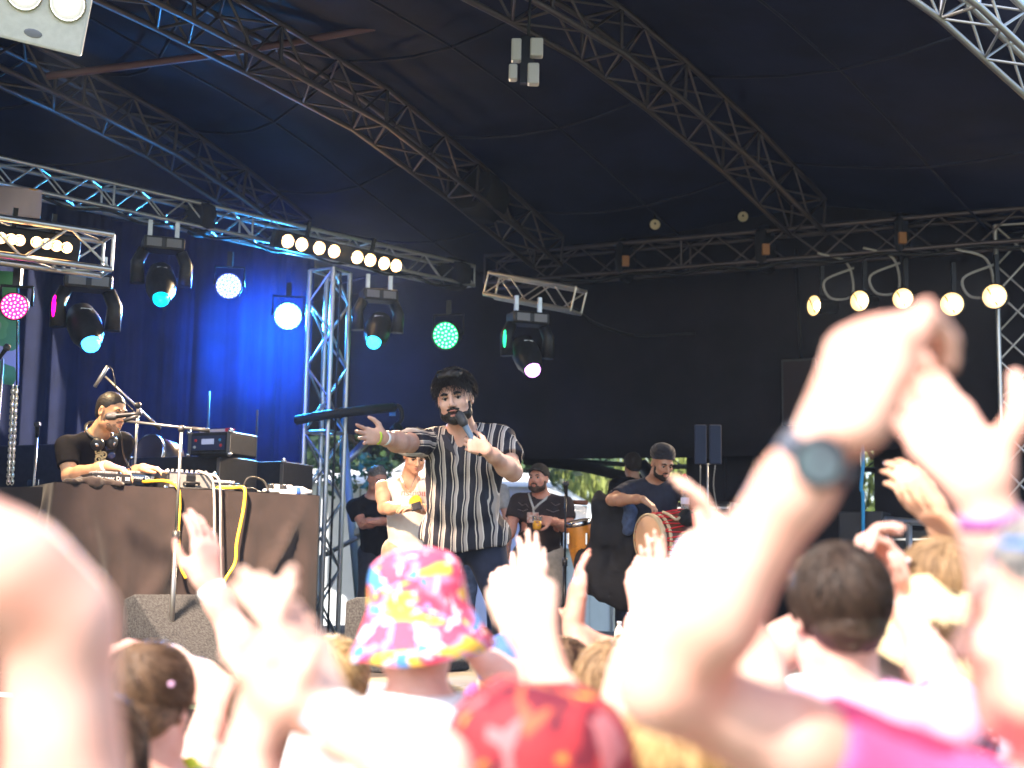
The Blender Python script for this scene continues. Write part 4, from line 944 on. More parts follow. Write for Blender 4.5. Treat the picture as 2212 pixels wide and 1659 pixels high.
player('black DJ deck with white maker lettering under the DJ hand', uat(207), uat(293), .10, .33, .062)
player('DJ deck with blue tinted back label beside the flight case', uat(302), uat(366), .30, .33, .058, True, mat('blue_label', (.03, .07, .15), .4), .03)
player('small DJ deck with maker lettering right of the flight case', uat(474), uat(540), .18, .3, .05)
fc_ = empty('mixer_case', T(uat(425), .1), 'grey panelled flight case with black handle holding the mixer', 'flight case'); u0, u1 = uat(372), uat(476); A = [tu, tv, V(0, 0, 1)]; um = (u0 + u1) / 2
MB().box(T(um, .30, .062), (u1 - u0, .36, .11), A, bev=.008).build('shell', BLACKP, fc_)
for a in (-.27, .27): MB().box(T(um + a * (u1 - u0), .118, .062), ((u1 - u0) * .34, .006, .085), A).build('grey_panel', mat('case_grey', (.17, .17, .17), .6, var=.1), fc_)
MB().box(T(um, .117, .062), ((u1 - u0) * .2, .012, .07), A, bev=.004).build('handle_plate', BLACKM, fc_); MB().tube([T(um - .05, .105, .04), T(um - .05, .09, .05), T(um + .05, .09, .05), T(um + .05, .105, .04)], .008, 6).build('handle', RUBBER, fc_)
for a in (u0, u1):
    for z in (.012, .112): MB().ball(T(a, .125, z), .018, 10).build('corner_ball', CHROME, fc_)
for k in range(9): MB().lathe(T(u0 + .03 + k * (u1 - u0 - .06) / 8, .2, .117), (0, 0, 1), [(.009, 0), (.008, .022), (.001, .023)], 8).build('knob', GREYP, fc_)
# leads on the table
YEL = mat('yellow_lead', (.80, .47, .03), .5)
def lead(label, pts, r, m): MB().tube(spline(pts, 8), r, 7).build('lead', m, label=label, cat='cable')
fp = lambda px, py, out=.03: (lambda u: T(u, -.02 - out, 0) * V(1, 1, 0) + V(0, 0, CAM[2] + (T(u, -.02)[1]) * 0))(uat(px))
def onfront(px, py, out=.05):
    out = .06 + .15 * max(0, min(1, (py - 1050) / 240)); u = uat(px); d = (T(u, -out) - CAM) @ _f; return U(px, py, d)
lead('yellow lead looping down from the first DJ deck past the mic stand', [T(uat(335), .25, .05), T(uat(362), .06, .05), onfront(383, 1052), onfront(388, 1090), onfront(385, 1150), onfront(390, 1220), onfront(402, 1250)], .011, YEL)
lead('yellow lead hanging in a long curve down the cloth front', [T(uat(480), .2, .03), T(uat(510), .05, .03), onfront(528, 1056), onfront(526, 1100), onfront(512, 1170), onfront(508, 1215), onfront(488, 1250), onfront(470, 1285)], .011, YEL)
lead('grey lead pair hanging down the cloth below the flight case', [T(uat(440), .12, .13), onfront(455, 1030), onfront(462, 1060), onfront(463, 1150), onfront(460, 1280)], .008, mat('grey_cable', (.4, .38, .35), .5))
lead('thin grey lead hanging beside the flight case handle', [T(uat(452), .12, .12), onfront(470, 1032), onfront(476, 1065), onfront(476, 1160), onfront(478, 1270)], .007, mat('grey_cable', (.4, .38, .35), .5))
lead('black lead tangle lying along the table edge', [T(uat(400), .06, .01), T(uat(450), .03, .012), T(uat(500), .06, .01), T(uat(545), .02, .03), T(uat(570), .08, .012), T(uat(610), .05, .012)], .008, RUBBER)
lead('black lead looped round the plug end of the table', [T(uat(535), .1, .02), T(uat(545), .08, .10), T(uat(575), .08, .09), T(uat(585), .06, .02), T(uat(560), .05, .008)], .008, RUBBER)
ps = empty('power_strip', T(uat(620), .12), 'white power strip with plugs at the end of the table', 'power strip')
MB().box(T(uat(620), .13, .022), (.22, .06, .035), A, bev=.006).build('strip', WHITEP, ps)
for k in range(4): MB().box(T(uat(600) + k * .045, .13, .055), (.034, .04, .035), A, bev=.008).build('plug', mat('plug_' + str(k % 2), ((.02, .02, .02), (.65, .63, .58))[k % 2], .5), ps)
bt = empty('white_bottle', T(uat(662), .14), 'white bottle with blue cap lying at the table end', 'bottle'); MB().lathe(T(uat(645), .14, .034), tu, [(.01, 0), (.03, .01), (.032, .09), (.014, .13), (.014, .15), (.001, .151)], 14).build('bottle', WHITEP, bt); MB().lathe(T(uat(645), .14, .034), tu, [(.033, .03), (.034, .032), (.034, .06), (.033, .062)], 14).build('label_band', mat('blue_label2', (.04, .12, .45), .5), bt)

# ------------------------------------------------------------------ microphones and stands
MICG = mat('mic_grille', (.06, .06, .065), .45, .6, bump=.4, bscale=900)
def mic(parent, head, tail, m=None, r=.024, name='microphone'):
    h_, t_ = V(head), V(tail); a = nrm(h_ - t_); L = np.linalg.norm(h_ - t_); b = MB()
    b.lathe(t_, a, [(.001, 0), (r * .5, 0), (r * .52, L * .3), (r * .66, L * .66), (r * .7, L * .7)], 14); o = b.build(name, m or BLACKM, parent)
    MB().lathe(t_, a, [(r * .7, L * .70), (r, L * .76), (r * 1.03, L * .80), (r * 1.03, L * .83), (r, L * .84), (r * .98, L * .94), (r * .7, L * 1.01), (.001, L * 1.03)], 16).build('grille', MICG, o if parent is None else o); return o
def stand(label, foot, top, z_floor=STG_Z, r=.011, name='microphone_stand', m=None, tripod=True):
    top = V(top); f = V(foot[0], foot[1], z_floor); root = empty(name, f, label, 'mic stand'); m = m or BLACKM; mid = f + (top - f) * .55
    MB().tube([f + V(0, 0, .1), mid], r * 1.35, 10).build('lower_tube', m, root); MB().tube([mid, top], r * .85, 10).build('upper_tube', STEELG if m is CHROME else m, root); MB().tube([mid - V(0, 0, .03), mid + V(0, 0, .04)], r * 2, 10).build('clutch', BLACKP, root)
    if tripod:
        for k in range(3):
            a = k * 2.094 + .4; MB().tube([f + V(0, 0, .13), f + V(math.cos(a) * .3, math.sin(a) * .3, .012)], .009, 6).build('leg', m, root)
    return root
TUBEG = mat('stand_grey', (.30, .29, .28), .35, .9)
pv = U(392, 926, 7.95); s1 = stand('boom microphone stand in front of the DJ table', pv, pv, m=TUBEG)
MB().tube([U(453, 930, 7.95), U(415, 926, 7.95)], .012, 8).build('counterweight', RUBBER, s1); MB().tube([U(453, 930, 7.95), U(268, 909, 7.95)], .0075, 8).build('boom', TUBEG, s1); MB().ball(pv, .022, 10).build('boom_clutch', BLACKP, s1); MB().tube([U(268, 909, 7.95), U(300, 897, 7.95)], .012, 8).build('clip', BLACKP, s1)
mo = mic(None, U(230, 900, 7.95), U(306, 893, 7.95)); tag(mo, 'handheld vocal microphone clipped level in front of the DJ face', 'microphone')
pv = U(298, 876, 9.35); s2 = stand('tall boom stand behind the DJ table holding the thin microphone', pv, pv, m=TUBEG); MB().tube([U(227, 813, 9.35), U(346, 927, 9.35)], .008, 8).build('boom', TUBEG, s2); MB().ball(pv, .024, 10).build('boom_clutch', BLACKP, s2); MB().tube([U(325, 907, 9.35), U(346, 927, 9.35)], .012, 8).build('counterweight', RUBBER, s2)
o = MB().lathe(U(233, 791, 9.35), U(204, 837, 9.35) - U(233, 791, 9.35), [(.001, 0), (.013, 0), (.014, .11), (.012, .115), (.012, .165), (.001, .168)], 12).build('pencil_microphone', mat('silver_mic', (.45, .45, .47), .35, .8), label='slim silver pencil microphone tilted above the DJ', cat='microphone')
lead('thin black microphone lead drooping above the DJ', [U(233, 791, 9.35), U(243, 800, 9.3), U(251, 838, 9.3), U(268, 866, 9.33), U(290, 890, 9.35)], .004, RUBBER)
lead('thin lead hanging from the headphones behind the microphone', [U(255, 925, 8.6), U(262, 945, 8.6), U(268, 985, 8.7), U(283, 1015, 8.75)], .005, RUBBER)
for px, top, d, lb in ((80, 940, 9.8, 'short straight microphone stand by the hanging chain'), (6, 775, 9.3, 'tall microphone stand at the edge of the green banner')):
    q = U(px, top, d); stand(lb, q, q, m=TUBEG)
mo = mic(None, U(81, 912, 9.8), U(80, 945, 9.8)); tag(mo, 'upright microphone on the short stand by the chain', 'microphone')
mo = mic(None, U(19, 745, 9.3), U(-6, 780, 9.3)); tag(mo, 'tilted microphone in front of the green banner', 'microphone')
# chain
ch = empty('hanging_chain', U(34, 800, 9.9), 'hanging steel hoist chain beside the green banner', 'chain'); CH = mat('chain_steel', (.42, .38, .28), .4, .9)
lk = None
for st in range(2):
    for k in range(30):
        c = U(36 - st * 8 - k * .35, 838 + k * 7, 9.9); dx = V(.011, 0, 0) if k % 2 else V(0, .011, 0); L = V(0, 0, .018)
        MB().tube([c + dx + L * .6, c + L * 1.3, c - dx + L * .6, c - dx - L * .6, c - L * 1.3, c + dx - L * .6, c + dx + L * .6], .0042, 5, cap=False).build('link', CH, ch)
MB().tube([U(36, 838, 9.9), U(38, 560, 9.9)], .006, 6).build('top_sling', RUBBER, ch)
# banners
def banner(label, q, m, nz=10):
    b = MB(); v = []
    for j in range(nz + 1):
        for i in range(9):
            t, s_ = i / 8, j / nz; p = V(q[0]) * (1 - t) * (1 - s_) + V(q[1]) * t * (1 - s_) + V(q[2]) * t * s_ + V(q[3]) * (1 - t) * s_; v.append(p + V(0, .03 * math.sin(6 * t + 2 * s_), 0))
    b.add(v, [(j * 9 + i, j * 9 + i + 1, (j + 1) * 9 + i + 1, (j + 1) * 9 + i) for j in range(nz) for i in range(8)], 0, True); o = b.build('banner', m); tag(o, label, 'banner'); o.modifiers.new('t', 'SOLIDIFY').thickness = .004; return o
def patch_mat(name, stops, scale, kind='VORONOI', base=None):
    m = mat(name, (.5, .5, .5), .6); n = m.node_tree.nodes; l = m.node_tree.links; tc = n.new('ShaderNodeTexCoord')
    nz = n.new('ShaderNodeTexNoise'); nz.inputs['Scale'].default_value = scale; nz.inputs['Detail'].default_value = 1.5; l.new(tc.outputs['Object'], nz.inputs['Vector'])
    cr = n.new('ShaderNodeValToRGB'); cr.color_ramp.interpolation = 'CONSTANT'; e = cr.color_ramp.elements; e[0].position = 0; e[0].color = (*stops[0][1], 1); e[1].position = stops[1][0]; e[1].color = (*stops[1][1], 1)
    for p, c in stops[2:]: x = e.new(p); x.color = (*c, 1)
    l.new(nz.outputs['Fac'], cr.inputs[0]); l.new(cr.outputs[0], n['Principled BSDF'].inputs['Base Color']); return m
banner('green printed banner hanging at the side of the stage', [U(-60, 580, 11.2), U(42, 590, 11.2), U(38, 832, 11.2), U(-60, 825, 11.2)], patch_mat('green_banner', [(0, (.45, .42, .5)), (.36, (.10, .30, .10)), (.5, (.14, .38, .12)), (.62, (.35, .42, .2)), (.68, (.10, .12, .30))], 3.2))
banner('pale pink and orange banner tied to the left lighting truss', [U(-60, 392, 10.9), U(92, 412, 10.9), U(84, 470, 10.9), U(-60, 462, 10.9)], patch_mat('pink_banner', [(0, (.55, .42, .46)), (.52, (.70, .36, .08)), (.6, (.28, .38, .45))], 2.4))

# ------------------------------------------------------------------ equipment behind the booth
def case(label, px, py, d, w_, h_, dp, name='flight_case', yaw=None, front=None):
    c = U(px, py, d); root = empty(name, V(c[0], c[1], c[2] - h_ / 2), label, 'flight case'); A = [E1, E2, V(0, 0, 1)]
    MB().box(c, (w_, dp, h_), A, bev=.01).build('shell', BLACKP, root)
    for i in (-1, 1):
        for k in (-1, 1):
            MB().ball(c + E1 * i * w_ / 2 - E2 * dp / 2 + V(0, 0, k * h_ / 2), .022, 10).build('corner_ball', CHROME, root)
        MB().box(c + E1 * i * (w_ / 2 - .012) - E2 * (dp / 2 + .002), (.03, .006, h_ * .96), A).build('edge_strip', TUBEG, root)
    MB().box(c - E2 * (dp / 2 + .004) + V(0, 0, h_ * .06), (.12, .008, .06), A, bev=.003).build('latch', CHROME, root); return root, c
case('large dark flight case standing behind the DJ table', 415, 1128, 11.0, .85, 1.0, .5)
rk, c = case('small rack case with dials and a lit display behind the booth', 482, 962, 10.6, .38, .17, .35, 'rack_case')
MB().box(c - E2 * .185, (.30, .012, .11), [E1, E2, V(0, 0, 1)]).build('panel', mat('rack_panel', (.03, .04, .09), .35), rk)
MB().box(c - E2 * .194 + V(0, 0, .01), (.11, .006, .04), [E1, E2, V(0, 0, 1)]).build('display', mat('display_grey', (.35, .36, .40), .3, emit=(.5, .6, 1), estr=.15), rk)
for k, (a, z, cc_) in enumerate(((-.11, .02, (.6, .02, .02)), (.11, .02, (.05, .3, .6)), (.12, -.02, (.6, .05, .05)), (-.12, -.03, (.5, .5, .5)))): MB().ball(c - E2 * .194 + E1 * a + V(0, 0, z), .012, 8).build('knob', mat('knobc' + str(k), cc_, .4), rk)
MB().box(c + V(0, 0, .10) - E2 * .1, (.26, .05, .022), [E1, E2, V(0, 0, 1)]).build('handle_strip', mat('pale_strip', (.6, .55, .6), .5), rk); MB().box(c + V(0, 0, .10) - E2 * .1 + E1 * .13, (.05, .055, .03), [E1, E2, V(0, 0, 1)]).build('red_tab', mat('red_tab', (.6, .03, .06), .5), rk)
case('dark equipment case with a bright corner by the truss leg', 590, 1140, 11.4, .45, 1.05, .45)
case('low dark case at the side of the stage behind the short mic stand', 120, 1060, 11.2, .9, .7, .5)
for px, y0, y1, d, lb in ((452, 845, 1000, 12.2, 'thin pale antenna rod behind the rack case'), (556, 885, 1000, 12.4, 'thin pale antenna rod near the truss leg')):
    MB().tube([V(*U(px, y1, d)[:2], STG_Z), U(px, y0, d)], .009, 6).build('antenna_rod', TUBEG, label=lb, cat='rod')
fd = empty('floor_drum', V(*U(322, 990, 11)[:2], STG_Z), 'dark round drum on stand behind the DJ', 'drum'); q = U(322, 978, 11)
MB().lathe(q, nrm(V(-.5, -1, .15)), [(.001, 0), (.14, 0), (.145, .005), (.145, -.25), (.14, -.26)], 24).build('shell', mat('drum_dark', (.05, .035, .03), .3), fd); MB().lathe(q, nrm(V(-.5, -1, .15)), [(.146, -.02), (.152, -.02), (.152, .01), (.146, .012)], 24).build('hoop', CHROME, fd)
MB().tube([V(q[0], q[1] + .1, STG_Z), q + V(0, .1, -.1)], .018, 8).build('stand', BLACKM, fd)

# ------------------------------------------------------------------ monitor wedges
CARPET = mat('grey_carpet', (.055, .058, .062), .95, col2=(.016, .017, .020), vscale=85, bump=.8, bscale=260)
def wedge(label, base, ax, w_, dp, h_, lip=.06, m=None):
    base = V(base); base[2] = STG_Z + .002; x = nrm(V(ax[0], ax[1], 0)); y = V(-x[1], x[0], 0); root = empty('monitor_wedge', base, label, 'speaker')
    prof = [(0, 0), (0, lip), (dp * .80, h_), (dp * .98, h_ * .93), (dp, 0)]; b = MB(); v = []
    for s_ in (-1, 1): v += [base + x * s_ * w_ / 2 + y * a + V(0, 0, z) for a, z in prof]
    n = len(prof); b.add(v, [(i, (i + 1) % n, n + (i + 1) % n, n + i) for i in range(n)] + [tuple(range(n))[::-1], tuple(range(n, 2 * n))])
    o = b.build('cabinet', m or CARPET, root); bv = o.modifiers.new('b', 'BEVEL'); bv.width = .012; bv.segments = 2
    for s_ in (-1, 1): MB().box(base + x * s_ * (w_ / 2 + .002) + y * dp * .6 + V(0, 0, h_ * .4), (.006, .14, .05), [x, y, V(0, 0, 1)], bev=.002).build('side_handle', BLACKP, root)
    return root
w1 = wedge('grey carpeted monitor wedge in front of the DJ table', U(480, 1452, 7.75), nrm(tu + V(-.25, .35, 0)), .62, .50, .44)
wedge('grey carpeted monitor wedge behind the floral bucket hat', U(950, 1440, 8.3), nrm(tu + V(-.25, .35, 0)), .62, .50, .44)
wedge('small grey monitor wedge beside the white bottle near the drums', U(1290, 1405, 10.8), V(-.2, 1, 0), .45, .40, .36)
# ------------------------------------------------------------------ small stage items
def bottle(label, base, h_, r, body, cap, lab=None, name='water_bottle'):
    base = V(base); root = empty(name, base, label, 'bottle')
    MB().lathe(base, (0, 0, 1), [(.001, 0), (r * .9, .002), (r, .01), (r * .93, h_ * .25), (r, h_ * .3), (r * .93, h_ * .45), (r, h_ * .5), (r, h_ * .66), (r * .8, h_ * .78), (r * .42, h_ * .88), (r * .42, h_ * .93), (.001, h_ * .93)], 18).build('bottle', body, root)
    MB().lathe(base, (0, 0, 1), [(r * .45, h_ * .90), (r * .48, h_ * .90), (r * .48, h_), (.001, h_)], 14).build('cap', cap, root)
    if lab: MB().lathe(base, (0, 0, 1), [(r * 1.02, h_ * .42), (r * 1.03, h_ * .43), (r * 1.03, h_ * .66), (r * 1.02, h_ * .67)], 18).build('label', lab, root)
PET = mat('clear_plastic', (.85, .88, .9), .08, trans=.85, ior=1.2); CAPB = mat('cap_blue', (.03, .12, .6), .4)
q = U(1338, 1370, 10.6); bottle('white plastic bottle standing on the stage by the small wedge', (q[0], q[1], STG_Z), .26, .04, WHITEP, WHITEP)
q = U(228, 1440, 7.2); bottle('water bottle with blue cap at the stage edge by the carpeted wedge', (q[0], q[1], STG_Z), .22, .033, PET, CAPB, WHITEP)
# ------------------------------------------------------------------ drums and stands on the right
q = U(1255, 1180, 11.6); ot = empty('orange_drum', V(q[0], q[1], STG_Z), 'orange sparkle conga drum with chrome rim on the drum riser', 'drum')
OR = mat('orange_sparkle', (.62, .24, .03), .3, var=.35, vscale=220, spec=.6)
ax = nrm(U(1272, 1245, 11.6) - U(1250, 1128, 11.6))
MB().lathe(U(1250, 1130, 11.6), ax, [(.001, 0), (.10, 0), (.104, .02), (.122, .18), (.11, .36), (.085, .47), (.08, .47)], 24).build('shell', OR, ot)
MB().lathe(U(1250, 1128, 11.6), ax, [(.101, -.015), (.109, -.012), (.109, .025), (.104, .028)], 24).build('rim', CHROME, ot); MB().disc(U(1250, 1127, 11.6), -ax, .10).build('skin', mat('drum_skin', (.75, .68, .55), .5), ot)
for a in (-.1, .05): MB().box(U(1252, 1165, 11.6) + V(a, -.118, 0), (.02, .02, .10), bev=.004).build('lug', CHROME, ot)
MB().tube([V(q[0], q[1] + .05, STG_Z), q], .02, 8).build('stand', CHROME, ot)
wc = empty('bar_chimes', V(*U(1240, 1085, 12.2)[:2], STG_Z), 'row of silver bar chimes under a wooden rail', 'chimes'); a, b = U(1207, 1084, 12.2), U(1268, 1086, 12.0)
MB().tube([a, b], .02, 8).build('wooden_rail', mat('chime_wood', (.22, .08, .04), .5), wc)
for k in range(22):
    p = a + (b - a) * (k + .5) / 22; MB().tube([p - V(0, 0, .03), p - V(0, 0, .16 + .22 * k / 22)], .0045, 5).build('chime', CHROME, wc)
MB().tube([V(*U(1215, 1090, 12.2)[:2], STG_Z), U(1215, 1086, 12.2)], .012, 8).build('stand', BLACKM, wc)
pv = U(1222, 1062, 11.4); stand('upright microphone stand with round mic beside the man with the cap', pv, pv); mo = mic(None, U(1222, 1040, 11.4), U(1223, 1072, 11.4), r=.028); tag(mo, 'round black microphone on the stand beside the chimes', 'microphone')
ck = SDF(.05); 
for (px, py, r) in ((1300, 1090, .10), (1350, 1080, .16), (1320, 1150, .25), (1370, 1170, .25), (1300, 1230, .26), (1350, 1250, .30), (1390, 1110, .15)): ck.ell(U(px, py, 11.4), (r * .78, .12, r * .9), None, .08)
ck.half(V(0, 0, STG_Z + .01), (0, 0, -1)); ck.disp = lambda P: noise(P * V(1, 1, .35).astype(np.float32), 11, 3) * .10 + noise(P, 25, 4) * .03; ck.dmax = .07
o = ck.build('covered_gear', mat('cover_black', (.010, .010, .013), .8, bump=.3, bscale=30), None, .025, 1); tag(o, 'heap of gear under a creased black cover left of the drummer', 'cover')
MB().box(S(6.2, 4.2, STG_Z + .16), (3.2, 1.6, .30), [E1, E2, V(0, 0, 1)], bev=.02).build('drum_riser', DECKM, label='low black drum riser behind the small wedge', cat='platform')
# dhol
dh = empty('barrel_drum', V(*U(1440, 1150, 10.8)[:2], STG_Z), 'barrel drum with cream head and red rope lacing before the drummer', 'drum'); hc = U(1402, 1166, 10.75); ax = nrm(V(.80, .42, .06)); DHW = mat('dhol_wood', (.13, .045, .025), .35, var=.25, vscale=14); ROPE = mat('red_rope', (.62, .02, .03), .6); DHH = mat('dhol_head', (.72, .43, .25), .5, var=.06, vscale=6); HOOP = mat('hoop_tan', (.55, .42, .26), .6)
R0 = .195; L = .62; prof = lambda t: R0 * (.93 + .17 * math.sin(math.pi * t))
MB().lathe(hc, ax, [(prof(k / 12), L * k / 12) for k in range(13)], 32).build('shell', DHW, dh)
for t in (0, 1):
    c = hc + ax * L * t; sg = -1 if t == 0 else 1; MB().lathe(c, ax * sg, [(.001, .014), (R0 * .9, .012), (R0 * .98, .004), (R0 * .99, -.01)], 32).build('head', DHH, dh)
    MB().lathe(c, ax * sg, [(R0 * .97, .012), (R0 * 1.03, .014), (R0 * 1.06, 0), (R0 * 1.04, -.03), (R0 * .97, -.032)], 32).build('hoop', HOOP, dh)
    MB().lathe(c - ax * sg * .07, ax * sg, [(R0 * 1.0, .012), (R0 * 1.05, .01), (R0 * 1.06, 0), (R0 * 1.04, -.014)], 32).build('inner_hoop', HOOP, dh)
x = nrm(np.cross(V(0, 0, 1), ax)); y = np.cross(ax, x); NR = 18
for k in range(NR):
    t0, t1 = 2 * math.pi * k / NR, 2 * math.pi * (k + .5) / NR; p = lambda t, s_: hc + ax * L * s_ + (prof(s_) * 1.04 + .006) * (x * math.cos(t) + y * math.sin(t))
    MB().tube([p(t0, -.01), p((t0 + t1) / 2, .12), p(t1, .98)], .0055, 5).build('lacing', ROPE, dh); MB().tube([p(t1, .98), p(t1, .5), p(t0 + 2 * math.pi / NR, -.01)], .0055, 5).build('lacing', ROPE, dh)
ts = MB(); 
for (px, py, px2, py2) in ((1490, 1150, 1500, 1200), (1495, 1110, 1512, 1165), (1500, 1150, 1520, 1215)): ts.tube([U(px, py, 10.6), U((px + px2) / 2 + 4, (py + py2) / 2, 10.58), U(px2, py2, 10.6)], [.02, .035, .05], 8)
ts.build('tassel', ROPE, dh); MB().ball(U(1484, 1118, 10.62), (.07, .05, .07), 12).build('pompom', mat('pompom_black', (.01, .01, .012), .95, bump=.9, bscale=200), dh)
MB().tube(spline([U(1432, 1106, 10.6), U(1445, 1112, 10.55), U(1460, 1122, 10.55), U(1468, 1118, 10.6)], 5), .011, 6).build('cream_tie', HOOP, dh)
for a, b in ((.15, -.2), (.15, .2), (.5, -.2), (.5, .2)):
    p = hc + ax * a; MB().tube([V(p[0] + x[0] * b * 1.4, p[1] + x[1] * b * 1.4, STG_Z), p + x * b * .7 - V(0, 0, .16)], .012, 8).build('stand_leg', BLACKM, dh)
q = hc + ax * .42; bottle('clear water bottle with blue cap standing on the barrel drum', V(*U(1480, 1112, 10.9)), .20, .034, PET, CAPB, mat('bottle_label', (.6, .62, .8), .5))
# stand with two dark blue paddles
q = U(1528, 1000, 11.9); ps2 = stand('chrome stand carrying two tall dark blue padded blades', q, U(1528, 1001, 11.9), m=CHROME); 
for dx in (-15, 17):
    b = MB(); c = U(1528 + dx, 960, 11.9); b.box(c, (.105, .03, .34), None, bev=.012); b.build('padded_blade', mat('pad_blue', (.02, .028, .055), .8), ps2); MB().tube([U(1528 + dx, 1000, 11.9), U(1528, 1003, 11.9)], .008, 6).build('arm', CHROME, ps2)
    MB().tube(spline([U(1528 + dx, 1005, 11.9), U(1526 + dx * .9, 1050, 11.9), U(1528 + dx * 1.2, 1110, 11.9), U(1528 + dx * .6, 1180, 11.9)], 5), .006, 5).build('lead', TUBEG, ps2)
# keyboard-like rack behind the drummer
kb = empty('road_case', V(*U(1500, 1110, 12.6)[:2], STG_Z), 'black road case with metal edges behind the water bottle', 'flight case'); c = U(1510, 1105, 12.6)
MB().box(c - V(0, 0, .3), (.7, .4, .75), [E1, E2, V(0, 0, 1)], bev=.015).build('shell', BLACKP, kb)
for z in (.02, -.1): MB().box(c - E2 * .203 + V(0, 0, z), (.68, .01, .02), [E1, E2, V(0, 0, 1)]).build('metal_edge', CHROME, kb)
# loudspeaker and guard rail on the right
sp = empty('loudspeaker', V(*U(1872, 1100, 12.8)[:2], STG_Z), 'tall black loudspeaker with a blue strap beside the watch arm', 'speaker'); c = U(1868, 1080, 12.8); hh = 1.05
MB().box(V(c[0], c[1], STG_Z + .62), (.40, .45, 1.22), [E1, E2, V(0, 0, 1)], bev=.015).build('cabinet', mat('speaker_black', (.022, .022, .026), .6, bump=.2, bscale=200), sp)
MB().box(V(c[0], c[1], STG_Z + .75) - E2 * .228 + E1 * .09, (.05, .01, .2), [E1, E2, V(0, 0, 1)], bev=.003).build('handle', RUBBER, sp)
MB().tube(spline([U(1861, 945, 12.5), U(1864, 1000, 12.5), U(1860, 1055, 12.5), U(1864, 1075, 12.5), U(1864, 1195, 12.5)], 5), .017, 6).build('blue_strap', mat('blue_strap', (.03, .30, .60), .5), sp)
sg_ = empty('hanging_loudspeaker', U(1725, 850, 14.6), 'dim reddish grille loudspeaker hung against the black backdrop', 'speaker'); c = U(1732, 850, 14.6); MB().box(c, (.36, .3, .7), [E1, E2, V(0, 0, 1)], bev=.01).build('cabinet', BLACKP, sg_); MB().box(c - E2 * .155, (.31, .01, .64), [E1, E2, V(0, 0, 1)]).build('grille', mat('grille_red', (.022, .012, .013), .7, bump=.5, bscale=300), sg_); MB().tube([c + V(0, 0, .35), c + V(0, .2, 1.6)], .02, 6).build('hanger', BLACKM, sg_)
gr = empty('guard_rail', V(*U(1910, 1190, 12.2)[:2], STG_Z), 'grey tube guard rail behind the raised phone', 'rail'); a, b = U(1912, 1122, 12.2), U(2120, 1140, 11.6)
MB().tube([a, b], .032, 10).build('top_tube', STEELG, gr)
for px in (1913, 1965, 2080): 
    q = a + (b - a) * (px - 1912) / 208; MB().tube([V(q[0], q[1], STG_Z), q - V(0, 0, .0)], .028, 10).build('post', STEELG, gr)
for px, w_, lb in ((1990, .3, 'black road case with silver edging behind the guard rail corner'), (2075, .35, 'wider black road case with silver edging nearer the truss leg')):
    c = U(px, 1170, 13); r_ = empty('road_case', V(c[0], c[1], STG_Z), lb, 'flight case', 'road cases behind the guard rail'); zc = (c[2] + STG_Z) / 2 + .05; hc_ = c[2] - STG_Z + .1
    MB().box(V(c[0], c[1], zc), (w_ + .2, .4, hc_), [E1, E2, V(0, 0, 1)], bev=.012).build('shell', BLACKP, r_)
    for i in (-1, 1): MB().box(V(c[0], c[1], zc) + E1 * i * (w_ / 2 + .08) - E2 * .203, (.02, .008, hc_ * .9), [E1, E2, V(0, 0, 1)]).build('edge_strip', CHROME, r_)
    MB().box(V(c[0], c[1], zc + hc_ * .42) - E2 * .203, (w_ + .14, .008, .02), [E1, E2, V(0, 0, 1)]).build('edge_strip', CHROME, r_)

# ------------------------------------------------------------------ stage haze in the air
HZ = bpy.data.materials.new('haze'); HZ.use_nodes = True; nn = HZ.node_tree.nodes; nn.remove(nn['Principled BSDF'])
pvn = nn.new('ShaderNodeVolumePrincipled'); pvn.inputs['Color'].default_value = (.50, .68, 1, 1); pvn.inputs['Density'].default_value = .0008; pvn.inputs['Anisotropy'].default_value = .35
HZ.node_tree.links.new(pvn.outputs[0], nn['Material Output'].inputs['Volume'])
hb = MB().box((0, 35, 4.0), (140, 120, 10.0)).build('haze', HZ); tag(hb, 'thin smoky haze in the air', 'haze', kind='stuff')
# ------------------------------------------------------------------ helpers for dressing
from mathutils.bvhtree import BVHTree
def hit(o, px, py, lift=.004):
    """the point of a mesh (world coordinates) seen at a photo pixel"""
    if not hasattr(hit, 'c'): hit.c = {}
    if o.name not in hit.c: hit.c[o.name] = BVHTree.FromPolygons([v.co.copy() for v in o.data.vertices], [tuple(p.vertices) for p in o.data.polygons])
    d = Vector(U(px, py, 1) - CAM).normalized(); r = hit.c[o.name].ray_cast(Vector(CAM), d)
    if r[0] is None: return None
    return V(*(r[0] - d * lift))
def on(o, pts, lift=.004): return [p for p in (hit(o, a, b, lift) for a, b in pts) if p is not None]
def fabric(name, c, var=.12, rough=.85, **kw): return mat('cloth_' + name, c, rough, var=var, vscale=25, bump=.15, bscale=350, sheen=.1, **kw)
BLACKT = mat('cloth_black_tee', (.007, .006, .008), .9, var=.15, bump=.15, bscale=300, spec=.2); NAVYP = fabric('navy_polo', (.018, .020, .036)); CREAM = fabric('cream_tank', (.72, .66, .58), .04); KHAKI = fabric('khaki', (.36, .27, .18)); NAVYT = fabric('navy_trousers', (.010, .014, .034))
WHITET = fabric('white_tee', (.80, .80, .79), .03); PINKT = fabric('pink_tee', (.78, .34, .48), .08); MAGT = fabric('magenta_tee', (.72, .07, .20)); DENIM = fabric('denim', (.05, .08, .16), .3); GREYT = fabric('grey_tee', (.42, .40, .39)); DARKJ = fabric('dark_jeans', (.02, .025, .04)); STONE = fabric('stone_shorts', (.30, .28, .25)); BRNBLK = fabric('brown_black', (.020, .014, .014))
SHOE = mat('shoe_dark', (.02, .02, .02), .5)

